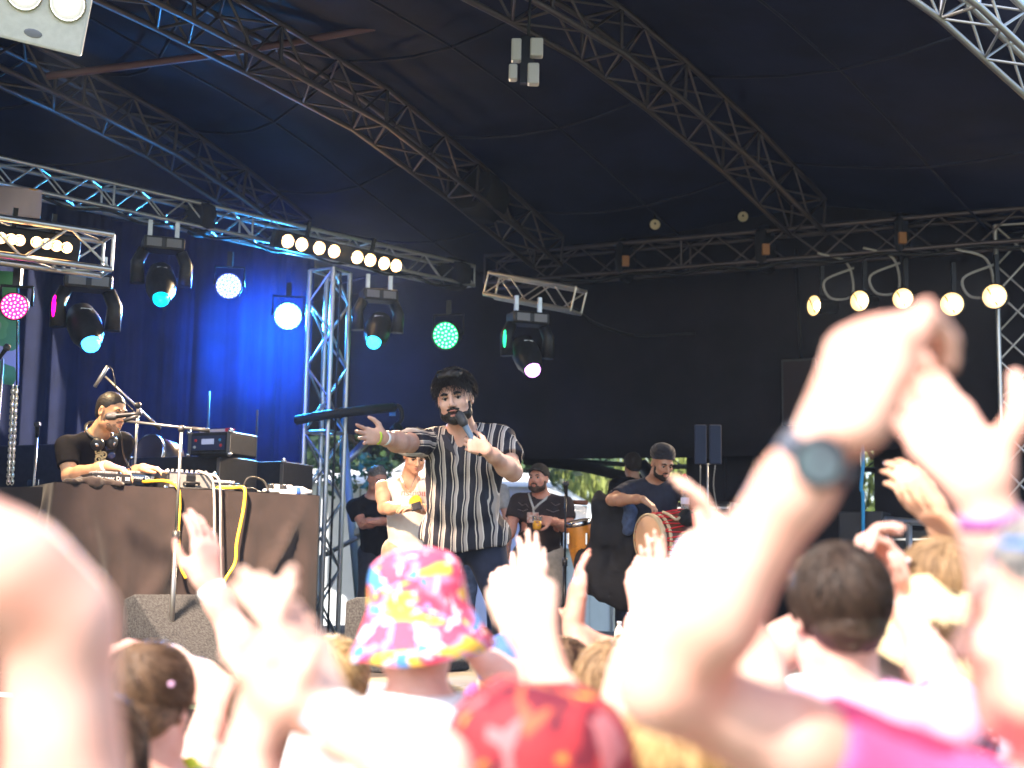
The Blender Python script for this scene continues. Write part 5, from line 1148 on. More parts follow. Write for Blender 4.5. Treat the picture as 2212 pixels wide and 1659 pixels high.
def layered_mat(name, base, layers, rough=.75):
    """printed fabric: base colour with layers of (colour, scale, threshold, stretch, seed)"""
    m = mat(name, base, rough, bump=.25, bscale=300); n = m.node_tree.nodes; l = m.node_tree.links; tc = n.new('ShaderNodeTexCoord'); prev = None
    for k, (c, sc_, th_, st, sd_) in enumerate(layers):
        mp = n.new('ShaderNodeMapping'); mp.inputs['Scale'].default_value = st; mp.inputs['Location'].default_value = (sd_, sd_ * 1.7, 3); mp.inputs['Rotation'].default_value = (.4 * k, .9 * k, .5 + k); l.new(tc.outputs['Object'], mp.inputs[0])
        t = n.new('ShaderNodeTexNoise'); t.inputs['Scale'].default_value = sc_; t.inputs['Detail'].default_value = 2; t.inputs['Distortion'].default_value = .6; l.new(mp.outputs[0], t.inputs['Vector'])
        r = n.new('ShaderNodeMapRange'); r.inputs['From Min'].default_value = th_ - .015; r.inputs['From Max'].default_value = th_ + .015; l.new(t.outputs['Fac'], r.inputs['Value'])
        mx = n.new('ShaderNodeMix'); mx.data_type = 'RGBA'; mx.inputs['A'].default_value = (*base, 1); mx.inputs['B'].default_value = (*c, 1)
        if prev is not None: l.new(prev, mx.inputs['A'])
        l.new(r.outputs[0], mx.inputs['Factor']); prev = mx.outputs['Result']
    l.new(prev, n['Principled BSDF'].inputs['Base Color']); return m
# ------------------------------------------------------------------ the singer
sg = Person('singer in striped shirt and navy trousers reaching out and holding a microphone', U(983, 862, 7.2), (-.16, -1, -.10), U(1000, 934, 7.30), (-.16, 0, 1), (-.12, -1, 0), U(1003, 1152, 7.42), 1.02, 1.24, 'rosy', STG_Z, hsc=1.07)
sg.skin = skin('singer', (.60, .37, .28))
sg.arm('R', U(868, 957, 6.98), U(828, 946, 6.76), (-.75, -.62, .02), (.62, -.78, -.1), U(915, 955, 7.26), curl=[(.15, .2, .1), (.25, .25, .2), (.35, .3, .2), (.45, .4, .3)], spread=.12, thumb=(1.1, -.25))
sg.arm('L', U(1108, 1020, 7.14), U(1053, 974, 6.94), (-.88, -.12, .34), (-.05, .95, .1), U(1083, 945, 7.34), curl=[(1.0, 1.2, .8)] * 4, thumb=(.7, .5), hs=1.0)
sg.leg('R', U(945, 1300, 7.20), U(945, 1438, 7.5)); sg.leg('L', U(1085, 1312, 7.3), U(1100, 1440, 7.5))
sg.body(.0048, 1.08, mouth=.8)
RS, RE = sg.arms['R'][0], sg.arms['R'][1]
def stripe_val(p):
    a = nrm(RE - RS); q = p - RS; t = q @ a; rad = np.linalg.norm(q - t[:, None] * a, axis=1); z = p[:, 2] + noise(p, 9, 3) * .02
    u = (p - sg.neck) @ sg.tl + noise(p * np.array((1, 1, .5)), 7, 2) * .035 + noise(p, 20, 5) * .012
    return np.where((t > .02) & (rad < .10), z, u)
sm = mat('striped_viscose', (.02, .02, .03), .7, bump=.1, bscale=400); n_ = sm.node_tree.nodes; l_ = sm.node_tree.links
at = n_.new('ShaderNodeAttribute'); at.attribute_name = 'val'; mt = n_.new('ShaderNodeMath'); mt.operation = 'MULTIPLY'; mt.inputs[1].default_value = 1 / .062; l_.new(at.outputs['Fac'], mt.inputs[0]); fr_ = n_.new('ShaderNodeMath'); fr_.operation = 'FRACT'; l_.new(mt.outputs[0], fr_.inputs[0])
cr = n_.new('ShaderNodeValToRGB'); cr.color_ramp.interpolation = 'CONSTANT'; e = cr.color_ramp.elements; e[0].color = (.012, .012, .022, 1); e[1].position = .40; e[1].color = (.52, .46, .40, 1)
for p_, c_ in ((.48, (.012, .012, .022)), (.60, (.36, .31, .28)), (.82, (.60, .55, .50)), (.88, (.012, .012, .022))): x_ = e.new(p_); x_.color = (*c_, 1)
l_.new(fr_.outputs[0], cr.inputs[0]); l_.new(cr.outputs[0], n_['Principled BSDF'].inputs['Base Color'])
ss = sg.shirt(sm, .62, .03, .020, .014, v=.17, h=.0065, attr=stripe_val, flare=.022)
sg.trousers(NAVYT, 1., .012, .010); sg.shoes(SHOE)
hd = sg.H; hd.hair_cap(HAIR['black'], sg.root, .010, .062, -.06, [((0, .055, .112), (.060, .046, .028)), ((.0, .0, .116), (.062, .06, .026)), ((-.03, .072, .106), (.032, .026, .020))], .0045, .010, 70, sides=.25)
hd.strands(HAIR['black'], sg.root, 1500, .05, .018, .03, .070, .0016, 4, swirl=.2, messy=.7, crown=(.3, -.75, .6), rise=.004)
hd.face_parts(sg.root, HAIR['black'], 1.6, 1.6, (-.1, -.1)); hd.lips(sg.root, .8); hd.beard(HAIR['black'], sg.root, 1.08, .0055)
for i in (-1, 1):
    b = MB(); b.ball(hd.p(i * .033, .066, .130), (.027, .022, .006), 14, 0, [hd.x, nrm(hd.f * .8 + hd.z * .5), nrm(hd.z * .8 - hd.f * .5)]); b.build('sunglass_lens', mat('sunglass', (.01, .01, .012), .08), sg.root)
MB().tube([hd.p(-.066, .045, .126), hd.p(0, .075, .136), hd.p(.066, .045, .126)], .003, 6).build('sunglass_frame', BLACKP, sg.root)
for i, pts in enumerate(([(953, 938), (962, 966), (985, 985), (978, 962), (966, 940)], [(1046, 930), (1053, 956), (1030, 984), (1034, 958), (1034, 935)])):
    P = on(ss, pts, .012)
    if len(P) >= 4: b = MB(); c_ = sum(P) / len(P); b.add(P + [p + V(0, .02, 0) for p in P], [list(range(len(P)))[::-1], list(range(len(P), 2 * len(P)))] + [(k, (k + 1) % len(P), len(P) + (k + 1) % len(P), len(P) + k) for k in range(len(P))]); b.build('collar', mat('collar_dark', (.03, .03, .045), .7), sg.root)
band(sg.root, 'wristband', sg.arms['R'][2], sg.arms['R'][1], BAND_W, .012, .02, .034)
band(sg.root, 'lime_wristband', sg.arms['R'][2] + nrm(sg.arms['R'][3]) * .02, sg.arms['R'][2] + nrm(sg.arms['R'][3]) * -.1, mat('lime_band', (.45, .6, .05), .6), -.015, .010, .036)
hm = mic(None, U(990, 892, 6.93), U(1040, 984, 6.93), mat('mic_blue_grey', (.12, .17, .25), .4, .2), .025); tag(hm, 'blue grey handheld microphone at the singer mouth', 'microphone')
a_ = nrm(U(990, 892, 6.93) - U(1040, 984, 6.93)); MB().lathe(U(1040, 984, 6.93), a_, [(.0125, .0), (.0135, .001), (.0135, .06), (.0125, .061)], 12).build('tail_sleeve', BLACKP, hm)

# ------------------------------------------------------------------ the DJ
dj = Person('DJ in black tee with gold print and headphones round the neck', U(240, 890, 9.05), (.86, -.48, -.20), U(208, 944, 9.12), (.05, 0, 1), (.72, -.69, 0), U(185, 1120, 9.25), 1.06, 1.1, 'tan', STG_Z)
dj.skin = skin('dj', (.66, .40, .24))
dj.arm('R', U(150, 1030, 8.86), U(232, 1006, 8.68), (.93, .05, -.25), (.1, .1, -1), curl=RELAX, spread=.1); dj.arm('L', U(240, 1045, 9.2), U(308, 1010, 8.95), (.97, -.1, -.12), (.1, 0, -1), curl=RELAX)
dj.body(.0055); tee = dj.shirt(BLACKT, .62, .08, .014, .007, h=.008); dj.trousers(DARKJ, 1, .014, .014); dj.shoes(SHOE)
hd = dj.H; hd.hair_cap(HAIR['black'], dj.root, .006, .072, -.055, None, .005, .004, 110, sides=.3); hd.face_parts(dj.root, HAIR['dark'], 1.); hd.lips(dj.root)
hd.beard(attr_mat('stubble', (.20, .11, .07), (.30, .18, .11)), dj.root, 1., .0012)
c = dj.neck + dj.sp * .045 + dj.tf * .02; A_ = (dj.tl, dj.tf)
MB().tube([c + .085 * (dj.tl * math.cos(t) + dj.tf * math.sin(t)) - V(0, 0, .035 * math.sin(t)) for t in np.linspace(math.pi * .68, math.pi * 2.28, 16)], .010, 8).build('headphone_band', BLACKP, dj.root)
for t in (math.pi * .68, math.pi * .28):
    q = c + .095 * (dj.tl * math.cos(t) + dj.tf * math.sin(t)) - V(0, 0, .055); cup = MB().lathe(q, nrm(-dj.tl * .75 + dj.tf * .7 if t > 1.5 else dj.tl * .4 + dj.tf), [(.001, .022), (.03, .022), (.042, .012), (.044, -.012), (.03, -.02)], 18).build('headphone_cup', BLACKP, dj.root); MB().lathe(q, nrm(-dj.tl * .75 + dj.tf * .7 if t > 1.5 else dj.tl * .4 + dj.tf), [(.001, .025), (.014, .024), (.015, .022)], 14).build('logo_plate', CHROME, cup)
GOLD = mat('gold_print', (.62, .50, .26), .6)
def print_curl(o, strokes, r, m, par, name='shirt_print'):
    b = MB()
    for st in strokes:
        P = on(o, st, .003)
        if len(P) > 1: b.tube(P, r, 5)
    if b.v: b.build(name, m, par)
def spir(cx, cy, r, t0, turns, n=14, sy=1.): return [(cx + r * (1 - .75 * k / n) * math.cos(t0 + turns * 6.28 * k / n), cy + sy * r * (1 - .75 * k / n) * math.sin(t0 + turns * 6.28 * k / n)) for k in range(n + 1)]
print_curl(tee, [spir(213, 975, 9, 0, 1.4), spir(224, 983, 8, 3, 1.3), spir(212, 993, 9, 1, -1.4), spir(226, 999, 7, 2, 1.3), spir(219, 966, 5, 2, 1.1), [(204, 972), (207, 964), (211, 970), (215, 960), (218, 969), (223, 963)], [(206, 985), (212, 984), (220, 990), (228, 988)], [(204, 998), (211, 1003), (220, 1004)]], .006, GOLD, dj.root)
for dx, dy in ((236, 966), (241, 984)):
    p = hit(tee, dx, dy, .012)
    if p is not None: MB().ball(p, (.030, .008, .024), 12, 0, [dj.tl, dj.tf, dj.sp]).build('hung_sunglass_lens', mat('blue_lens', (.03, .05, .14), .1), dj.root)
band(dj.root, 'wristband', dj.arms['R'][2], dj.arms['R'][1], BAND_W, .02, .03, .034)

# ------------------------------------------------------------------ people at the back of the stage
bt_ = Person('man in plain black tee leaning on the hand rail', U(815, 1035, 12.1), (.5, -.8, -.34), U(806, 1074, 12.15), (0, 0, 1), (.35, -.93, 0), U(818, 1186, 12.3), .97, 1.05, 'ruddy', STG_Z)
bt_.arm('R', U(784, 1132, 12.0), U(836, 1124, 11.85), (.9, -.1, 0), (0, .5, -.8), curl=RELAX); bt_.arm('L', U(862, 1130, 12.1), U(815, 1126, 11.9), (-.9, -.1, 0), (0, .5, -.8), curl=RELAX)
bt_.body(.0075); bt_.shirt(BLACKT, .6, .10, .018, .006); bt_.trousers(DARKJ); bt_.shoes(SHOE); bt_.H.hair_cap(attr_mat('hair_salt', (.03, .025, .022), (.22, .20, .18)), bt_.root, .007, .068, -.06, None, .006, .007, 80, sides=.5); bt_.H.face_parts(bt_.root, HAIR['dark'], .9); bt_.H.lips(bt_.root)
sb_ = bt_.H; MB().ball(sb_.p(-.074, -.01, .03), (.012, .03, .03), 10, 0, sb_.ax).build('grey_sideburn', attr_mat('hair_silver', (.3, .29, .28), (.5, .49, .48)), bt_.root)

tk = Person('man in cream tank top and khaki shorts looking at a phone', U(897, 984, 10.3), (.25, -.85, -.48), U(882, 1038, 10.38), (0, 0, 1), (.12, -1, 0), U(884, 1186, 10.45), 1., 1.08, 'tan', STG_Z)
tk.arm('R', U(829, 1098, 10.2), U(876, 1098, 10.0), (.85, -.25, .1), (.1, .3, -1), curl=RELAX); tk.arm('L', U(938, 1100, 10.2), U(908, 1100, 9.98), (-.85, -.25, .1), (0, .3, -1), curl=RELAX)
tk.body(.0065); tt = tk.shirt(CREAM, 0, .02, .012, .007, h=.008, tank=True); tk.trousers(KHAKI, .5, .022); tk.shoes(SHOE); tk.H.hair_cap(HAIR['black'], tk.root, .010, .06); tk.H.face_parts(tk.root, HAIR['black']); tk.H.lips(tk.root)
p = hit(tt, 886, 1066, .010)
RED_INK = mat('red_ink', (.55, .10, .08), .7)
if p is not None:
    tx = text('lettering', 'กระทิงแดง', p + V(.055, -.006, 0), (1, .05, 0), (0, -.15, 1), .058, RED_INK, tk.root)
    bv = BVHTree.FromPolygons([v.co.copy() for v in tt.data.vertices], [tuple(q.vertices) for q in tt.data.polygons]); nv = Vector((0, -1, -.05)).normalized()
    for v in tx.data.vertices:
        r = bv.ray_cast(v.co + nv * .2, -nv)
        if r[0] is not None: v.co = r[0] + nv * .004
    MB().lathe(hit(tt, 897, 1083, .004), (.05, -1, .1), [(.001, .008), (.045, .006), (.05, 0)], 18).build('yellow_print_disc', mat('yellow_ink', (.75, .50, .03), .7), tk.root)
ph = empty('phone', U(899, 1094, 9.9), 'dark phone held by the man in the tank top', 'phone'); MB().box(U(899, 1094, 9.9), (.075, .012, .10), [nrm(V(1, 0, .3)), nrm(V(0, -1, 1.6)), nrm(V(-.3, 1.6, 1))], bev=.004).build('phone_body', BLACKP, ph); MB().box(U(899, 1094, 9.9) + nrm(V(0, -1, 1.6)) * .006, (.066, .003, .09), [nrm(V(1, 0, .3)), nrm(V(0, -1, 1.6)), nrm(V(-.3, 1.6, 1))]).build('screen', mat('screen_dark', (.02, .02, .03), .1), ph)
pts = on(tt, [(868, 1052), (875, 1064), (882, 1074)], .006); 
MB().tube([tk.neck + V(-.06, -.06, .03), U(874, 1050, 10.15), U(882, 1062, 10.12), U(889, 1050, 10.15), tk.neck + V(.06, -.06, .03)], .003, 5).build('neck_chain', TUBEG, tk.root)

gt = Person('person in grey tee mostly hidden behind the singer', U(1046, 1010, 12.6), (.3, -.9, 0), None, (0, 0, 1), (.2, -1, 0), None, .96, 1., 'rosy', STG_Z); gt.body(.010); gt.shirt(GREYT, .6, .06, .014, .005); gt.trousers(DENIM); gt.shoes(SHOE); gt.H.hair_cap(HAIR['brown'], gt.root); gt.H.face_parts(gt.root, HAIR['brown'])

cp = Person('bearded man in flat cap and dark tee with lanyard and a beer', U(1163, 1034, 12.0), (-.42, -.9, .02), U(1170, 1074, 12.05), (0, 0, 1), (-.18, -1, 0), U(1165, 1196, 12.1), 1.02, 1.22, 'ruddy', STG_Z)
cp.arm('L', U(1229, 1140, 11.95), U(1190, 1124, 11.72), (-.93, -.2, -.02), (.1, -.9, -.1), curl=[(.7, .7, .5)] * 4, thumb=(.8, .1)); cp.arm('R', U(1104, 1140, 12.0), U(1086, 1182, 11.9), (-.2, -.1, -1), (.9, .2, 0), curl=RELAX)
cp.body(.0065, 1.1); ct = cp.shirt(mat('marble_tee', (.022, .014, .014), .85, col2=(.045, .030, .030), vscale=7, bump=.15, bscale=300), .62, .12, .016, .006); cp.trousers(STONE, .56, .026, name='shorts'); cp.shoes(SHOE)
hd = cp.H; hd.hair_cap(mat('cap_cloth', (.035, .028, .022), .9, bump=.2, bscale=200), cp.root, .017, .055, .015, None, .006, .002, 60, 'cap'); b = MB()
b.add([hd.p(-.075, .07, .055), hd.p(-.06, .13, .058), hd.p(0, .158, .062), hd.p(.06, .13, .058), hd.p(.075, .07, .055), hd.p(0, .08, .075)], [(0, 1, 2, 5), (5, 2, 3, 4)], 0, True); o = b.build('cap_peak', mat('cap_cloth'), cp.root); o.modifiers.new('t', 'SOLIDIFY').thickness = .006
hd.face_parts(cp.root, HAIR['dark'], 1.); hd.lips(cp.root); hd.beard(attr_mat('beard_brown', (.025, .014, .01), (.10, .055, .035)), cp.root, 1.1, .005); 
LAN = mat('lanyard_grey', (.55, .54, .52), .7)
print_curl(ct, [[(1142, 1066), (1147, 1082), (1152, 1096), (1153, 1108)], [(1190, 1066), (1178, 1078), (1163, 1090), (1154, 1100)]], .011, LAN, cp.root, 'lanyard')
p = hit(ct, 1151, 1118, .012)
if p is not None: MB().box(p, (.10, .006, .09), [nrm(V(1, -.18, 0)), nrm(V(.18, 1, 0)), V(0, 0, 1)], bev=.002).build('pass_card', mat('pass_card', (.62, .55, .48), .5, col2=(.5, .2, .15), vscale=40), cp.root)
print_curl(ct, [[(1120, 1085), (1128, 1092), (1135, 1088), (1142, 1096)], [(1118, 1100), (1130, 1104), (1140, 1100)], [(1190, 1085), (1200, 1092), (1210, 1088)], [(1180, 1100), (1195, 1106), (1208, 1102)]], .0025, mat('marble_vein', (.28, .22, .20), .8), cp.root, 'marbled_print')
cu = empty('beer_cup', U(1160, 1145, 11.66), 'clear plastic cup of beer held by the bearded man', 'cup'); MB().lathe(U(1160, 1145, 11.66), (0, 0, 1), [(.001, 0), (.032, 0), (.042, .115), (.040, .115), (.030, .004)], 18).build('cup', PET, cu); MB().lathe(U(1160, 1145, 11.66), (0, 0, 1), [(.001, .004), (.0335, .005), (.0395, .075), (.001, .076)], 18).build('beer', mat('beer', (.75, .38, .04), .2), cu)
band(cp.root, 'bracelet', cp.arms['L'][2], cp.arms['L'][1], RUBBER, .03, .010, .033)

dm = Person('drummer in navy polo and black turban looking down at the barrel drum', U(1430, 1000, 11.2), (.38, -.82, -.42), U(1415, 1040, 11.32), (0, 0, 1), (.2, -.98, 0), U(1412, 1178, 11.45), 1.06, 1.15, 'brown', STG_Z)
dm.skin = skin('drummer', (.45, .26, .17))
dm.arm('R', U(1322, 1080, 11.1), U(1388, 1078, 10.9), (.75, -.15, -.6), (-.2, .3, -.9), curl=RELAX); dm.arm('L', U(1516, 1112, 11.2), U(1502, 1080, 10.98), (-.45, -.05, .8), (-.8, -.3, -.4), curl=[(1.0, 1.1, .7)] * 4)
dm.body(.0062); dm.shirt(NAVYP, .68, .08, .016, .006, h=.009); dm.trousers(DARKJ); dm.shoes(SHOE); hd = dm.H
tb_ = SDF(.015); hd.e(tb_, (0, -.02, .075), (.092, .108, .062)); hd.e(tb_, (0, -.01, .045), (.090, .110, .040)); hd.e(tb_, (0, -.01, .105), (.078, .09, .045)); tb_.half(hd.p(0, .0, .028), nrm(-hd.z + hd.f * .35), .01)
tb_.disp = lambda P: np.sin((P @ nrm(hd.z + hd.x * .35 + hd.f * .2)) * 260).astype(np.float32) * .0025 + noise(P, 40, 2) * .004; tb_.dmax = .006; tb_.build('turban', mat('turban_black', (.010, .009, .014), .85, sheen=.2), dm.root, .006)
hd.face_parts(dm.root, HAIR['black'], 1.2, 1., (0, -.4)); hd.lips(dm.root); hd.beard(HAIR['black'], dm.root, 1., .0035)
dn = SDF(.03); 
for py, dx, r in ((1095, -2, .05), (1110, 2, .055), (1125, -2, .055), (1142, -6, .05)): dn.ell(U(1362 + dx, py, 11.25), (r, r, .06))
dn.disp = lambda P: noise(P, 22, 3) * .02; dn.dmax = .014; dn.build('denim_wrap', DENIM, dm.root, .010)
stk = empty('drum_stick', U(1490, 1050, 10.95), 'red ended wooden drum stick in the drummer hand', 'drum stick'); MB().tube([U(1477, 1024, 10.95), U(1488, 1050, 10.95)], .014, 8).build('red_grip', mat('red_grip', (.65, .04, .05), .5), stk); MB().tube([U(1488, 1050, 10.95), U(1545, 1132, 10.6)], .010, 8).build('shaft', mat('stick_wood', (.62, .45, .25), .5), stk); MB().tube([U(1540, 1122, 10.62), U(1562, 1150, 10.5)], [.03, .036], 10).build('wrapped_end', mat('wrap_white', (.6, .64, .7), .7), stk)
bh = Person('shadowy person in brown hood standing behind the drummer', U(1366, 1006, 13.6), (-.3, .9, -.1), None, (0, 0, 1), (-.3, .9, 0), None, .95, 1.05, 'brown', STG_Z); bh.body(.011); bh.shirt(BLACKT, 1.9, .08, .02, .008); bh.trousers(DARKJ); bh.shoes(SHOE); bh.H.face_parts(bh.root, HAIR['black']); bh.H.hair_cap(mat('hood_brown', (.018, .011, .007), .9), bh.root, .022, .05, -.09, None, .008, .008, 40, 'hood')

# ------------------------------------------------------------------ the crowd in the sun
def crowd(label, head, face=(0, 1, .05), hair='brown', hs=None, skin='pale', shirt=None, sleeve=.55, L=None, R_=None, sc=1., fat=1., tf=None, up=(0, 0, 1), bare=False, h=.007, cap=None, group=None, hem=.06, tank=False, neck=None, hlen=.06, hn=1800, long=0., gather=None, swirl=.35, cap_kw=None, pelvis=None, hr=.0018, shL=None):
    P = Person(label, head, face, neck, up, tf, pelvis, sc, fat, skin, 0., group)
    for sd_, a in (('L', L), ('R', R_)):
        if a: P.arm(sd_, *a[:4], sh=shL if sd_ == 'L' else None, **(a[4] if len(a) > 4 else {}))
    P.body(h, legs=False)
    if shirt is not None: P.shirtobj = P.shirt(shirt, sleeve, hem, .014, .007, tank=tank)
    P.trousers(DARKJ, 1, .016, .018); P.shoes(SHOE)
    if hair:
        kw = dict(thick=.010, front=.06, nape=-.07, h=.006, rough=.006); kw.update(cap_kw or {}); P.H.hair_cap(HAIR[hair], P.root, **kw)
        if hn: P.H.strands(HAIR[hair], P.root, hn, hlen, .011, -.078, .06, hr, int(abs(head[0] * 100)) + 1, long, gather, swirl=swirl)
    return P
# man with both arms up, watch arm
A1 = crowd('man in magenta tee with both arms raised, dark watch on one wrist', U(2318, 1345, 1.36), (-.80, .60, .0), 'grey', hn=0, cap_kw=dict(thick=.006, nape=.03, sides=.4), skin='rosy', shirt=MAGT, sleeve=.38, fat=1.0, neck=U(2345, 1740, 1.40), tf=(0, 1, 0), shL=U(1935, 1715, 1.42),
    L=(U(1432, 1478, 1.32), U(1800, 935, 1.27), (.42, .10, .90), (.80, .52, -.25), dict(curl=[(.7, 1.1, .7), (.75, 1.1, .7), (.8, 1.15, .7), (.9, 1.15, .7)], spread=.02, thumb=(.12, -.16), hs=1.12)),
    R_=(U(2196, 1520, 1.62), U(2130, 1056, 1.60), (-.40, .50, .78), (-.45, -.85, .2), dict(curl=[(.22, .25, .15), (.25, .25, .2), (.3, .3, .2), (.35, .35, .2)], spread=.02, thumb=(1.35, -.25), hs=1.12)), h=.006)
wa, we = A1.arms['L'][2], A1.arms['L'][1]; a_ = nrm(we - wa); wn = nrm(V(-.1, -1, .12) - a_ * np.dot(V(-.1, -1, .12), a_)); c_ = wa + a_ * .028
wt = empty('wristwatch', c_, 'dark round sports watch with grey strap on the raised wrist', 'watch'); MB().lathe(c_, a_, [(.0335, -.012), (.036, -.011), (.036, .011), (.0335, .012)], 24).build('strap', mat('strap_slate', (.09, .10, .13), .6), wt)
q = c_ + wn * .034 + V(.006, 0, 0); cs_ = MB().lathe(q, wn, [(.020, -.006), (.0245, -.004), (.0245, .006), (.021, .008), (.019, .007)], 28).build('case', mat('case_dark', (.022, .02, .026), .3, .5), wt); MB().disc(q + wn * .0068, wn, .0195, 24).build('dial', mat('dial', (.10, .15, .17), .25, col2=(.06, .07, .09), vscale=60), cs_); MB().box(q + nrm(np.cross(a_, wn)) * .025, (.006, .006, .006)).build('crown', BLACKM, cs_)
band(A1.root, 'purple_wristband', A1.arms['R'][2], A1.arms['R'][1], mat('purple_band', (.30, .10, .28), .6), .035, .018, .036)
MB().tube([wa + nrm(A1.arms['L'][3]) * .098 + V(-.012, -.012, 0), wa + nrm(A1.arms['L'][3]) * .098 + V(.014, -.016, -.01)], .005, 6).build('finger_ring', mat('gold', (.8, .5, .15), .25, 1.), A1.root)
hd = A1.H; MB().tube([hd.p(-.085, .04, .075), hd.p(-.088, -.02, .07), hd.p(-.086, -.07, .05)], .005, 6).build('sunglass_arm', mat('frame_blue', (.05, .2, .6), .3), A1.root); MB().ball(hd.p(-.092, -.005, .083), .008, 8).build('orange_bead', mat('bead_orange', (.8, .35, .05), .4), A1.root)
# pink tee man with phone
B1 = crowd('short dark haired man in pale pink tee holding a phone overhead', U(1812, 1330, 2.55), (-.12, 1, -.05), 'dark', skin='rosy', shirt=PINKT, fat=1.08, neck=U(1822, 1512, 2.52),
    R_=(U(2034, 1492, 2.74), U(1952, 1300, 2.95), (-.25, .12, .95), (-.7, -.2, 0), dict(curl=(.5, .6, .4), thumb=(.8, .2))), L=(U(1640, 1450, 2.8), U(1838, 1262, 2.95), (.35, .1, .9), (.7, -.2, 0), dict(curl=(.5, .6, .4))), hlen=.05, hn=3000, swirl=.5)
band(B1.root, 'wristband', B1.arms['R'][2], B1.arms['R'][1], BAND_W, .03, .028, .034)
ph = empty('phone', U(1902, 1232, 3.0), 'pale phone held up above the pink tee man', 'phone'); MB().box(U(1902, 1232, 3.02), (.145, .009, .072), [V(1, 0, -.15), V(0, 1, 0), V(.15, 0, 1)], bev=.004).build('phone_body', mat('phone_pale', (.75, .66, .66), .4), ph); MB().box(U(1902, 1232, 3.02) - V(0, .006, 0), (.13, .002, .06), [V(1, 0, -.15), V(0, 1, 0), V(.15, 0, 1)]).build('screen', mat('phone_screen', (.5, .45, .48), .15), ph)
# straw hat woman
STRAW = mat('straw', (.66, .52, .29), .8, var=.10, vscale=90, bump=.5, bscale=260); 
C1 = crowd('woman in straw sun hat with teal band and brown ponytail', U(2016, 1402, 2.95), (-.15, 1, 0), 'brown', skin='rosy', shirt=fabric('floral', (.55, .62, .70)), long=.12, gather=U(2086, 1560, 2.86), hn=1600, hlen=.08)
hd = C1.H; th = nrm(hd.z - hd.f * .45 + hd.x * .25); fx = nrm(hd.f + th * .0 - th * np.dot(hd.f, th))
ht = MB(); ht.lathe(hd.p(0, -.01, .035), th, [(.165, -.045), (.150, -.018), (.118, .0), (.098, .008), (.096, .05), (.088, .092), (.06, .108), (.022, .098), (.001, .096)], 32); o = ht.build('straw_hat', STRAW, C1.root); o.modifiers.new('t', 'SOLIDIFY').thickness = .004
MB().lathe(hd.p(0, -.01, .035), th, [(.101, .008), (.1025, .010), (.1005, .034), (.099, .036)], 32).build('hat_band', patch_mat('teal_band', [(0, (.55, .65, .62)), (.47, (.05, .38, .48)), (.6, (.70, .74, .70))], 30), C1.root)
pts_ = spline([U(2062, 1470, 2.9), U(2078, 1530, 2.86), U(2090, 1600, 2.84), U(2078, 1700, 2.83)], 5); pt_ = MB().tube(pts_, [.028 + .014 * math.sin(3.1 * k / len(pts_)) for k in range(len(pts_))], 12); pt_.build('ponytail', mat('ponytail_brown', (.07, .035, .022), .5, var=.4, vscale=60, stretch=(1, 1, .1)), C1.root)
sr = SDF(.01); q = U(2104, 1600, 2.82)
for k in range(9): t = 6.28 * k / 9; sr.ell(q + V(.032 * math.cos(t), 0, .032 * math.sin(t)), (.018, .02, .018))
sr.disp = lambda P: noise(P, 120, 2) * .006; sr.dmax = .004; sr.build('scrunchie', patch_mat('navy_dots', [(0, (.02, .02, .05)), (.66, (.75, .75, .8))], 75), C1.root, .004)
D1 = crowd('person in blue and white floral shirt behind the pink tee man', U(1850, 1362, 3.7), (.1, 1, 0), 'light', skin='pale', shirt=layered_mat('floral_shirt', (.66, .71, .76), [((.12, .16, .24), 26, .56, (1, .5, 1), 3), ((.30, .45, .60), 30, .58, (1, 1, .5), 8), ((.5, .28, .20), 34, .66, (1, 1, 1), 14)]), neck=U(1880, 1480, 3.7))
E1p = crowd('brown haired man clapping behind the straw sun hat', U(2030, 1292, 3.05), (-.1, 1, 0), 'light', skin='tan', shirt=GREYT,
    L=(U(2090, 1250, 3.3), U(2022, 1108, 3.28), (-.62, .05, .72), (.5, .1, -.6), dict(curl=(.45, .5, .3), spread=.02, thumb=(.4, .2))), R_=(U(2170, 1300, 3.2), U(2082, 1160, 3.14), (-.80, .05, .58), (-.3, .2, .9), dict(curl=(.15, .2, .1), thumb=(1., 0))), hlen=.07, hn=2400)
# blonde woman bottom with raised arms
F1 = crowd('blonde woman with arms raised beside the big watch arm', U(1480, 1668, 1.95), (.05, 1, .0), 'blond', skin='pale', shirt=WHITET, L=(U(1372, 1500, 2.05), U(1448, 1290, 2.1), (.40, .05, .9), (.8, .1, -.4), dict(curl=(.6, .75, .5), spread=.02, thumb=(.35, .2))), R_=(U(1640, 1500, 2.1), U(1575, 1250, 2.2), (-.25, .05, .95), (-.8, .1, -.2), dict(curl=(.3, .35, .25))), long=.35, hn=3400, hlen=.11, swirl=.1, hr=.0022)
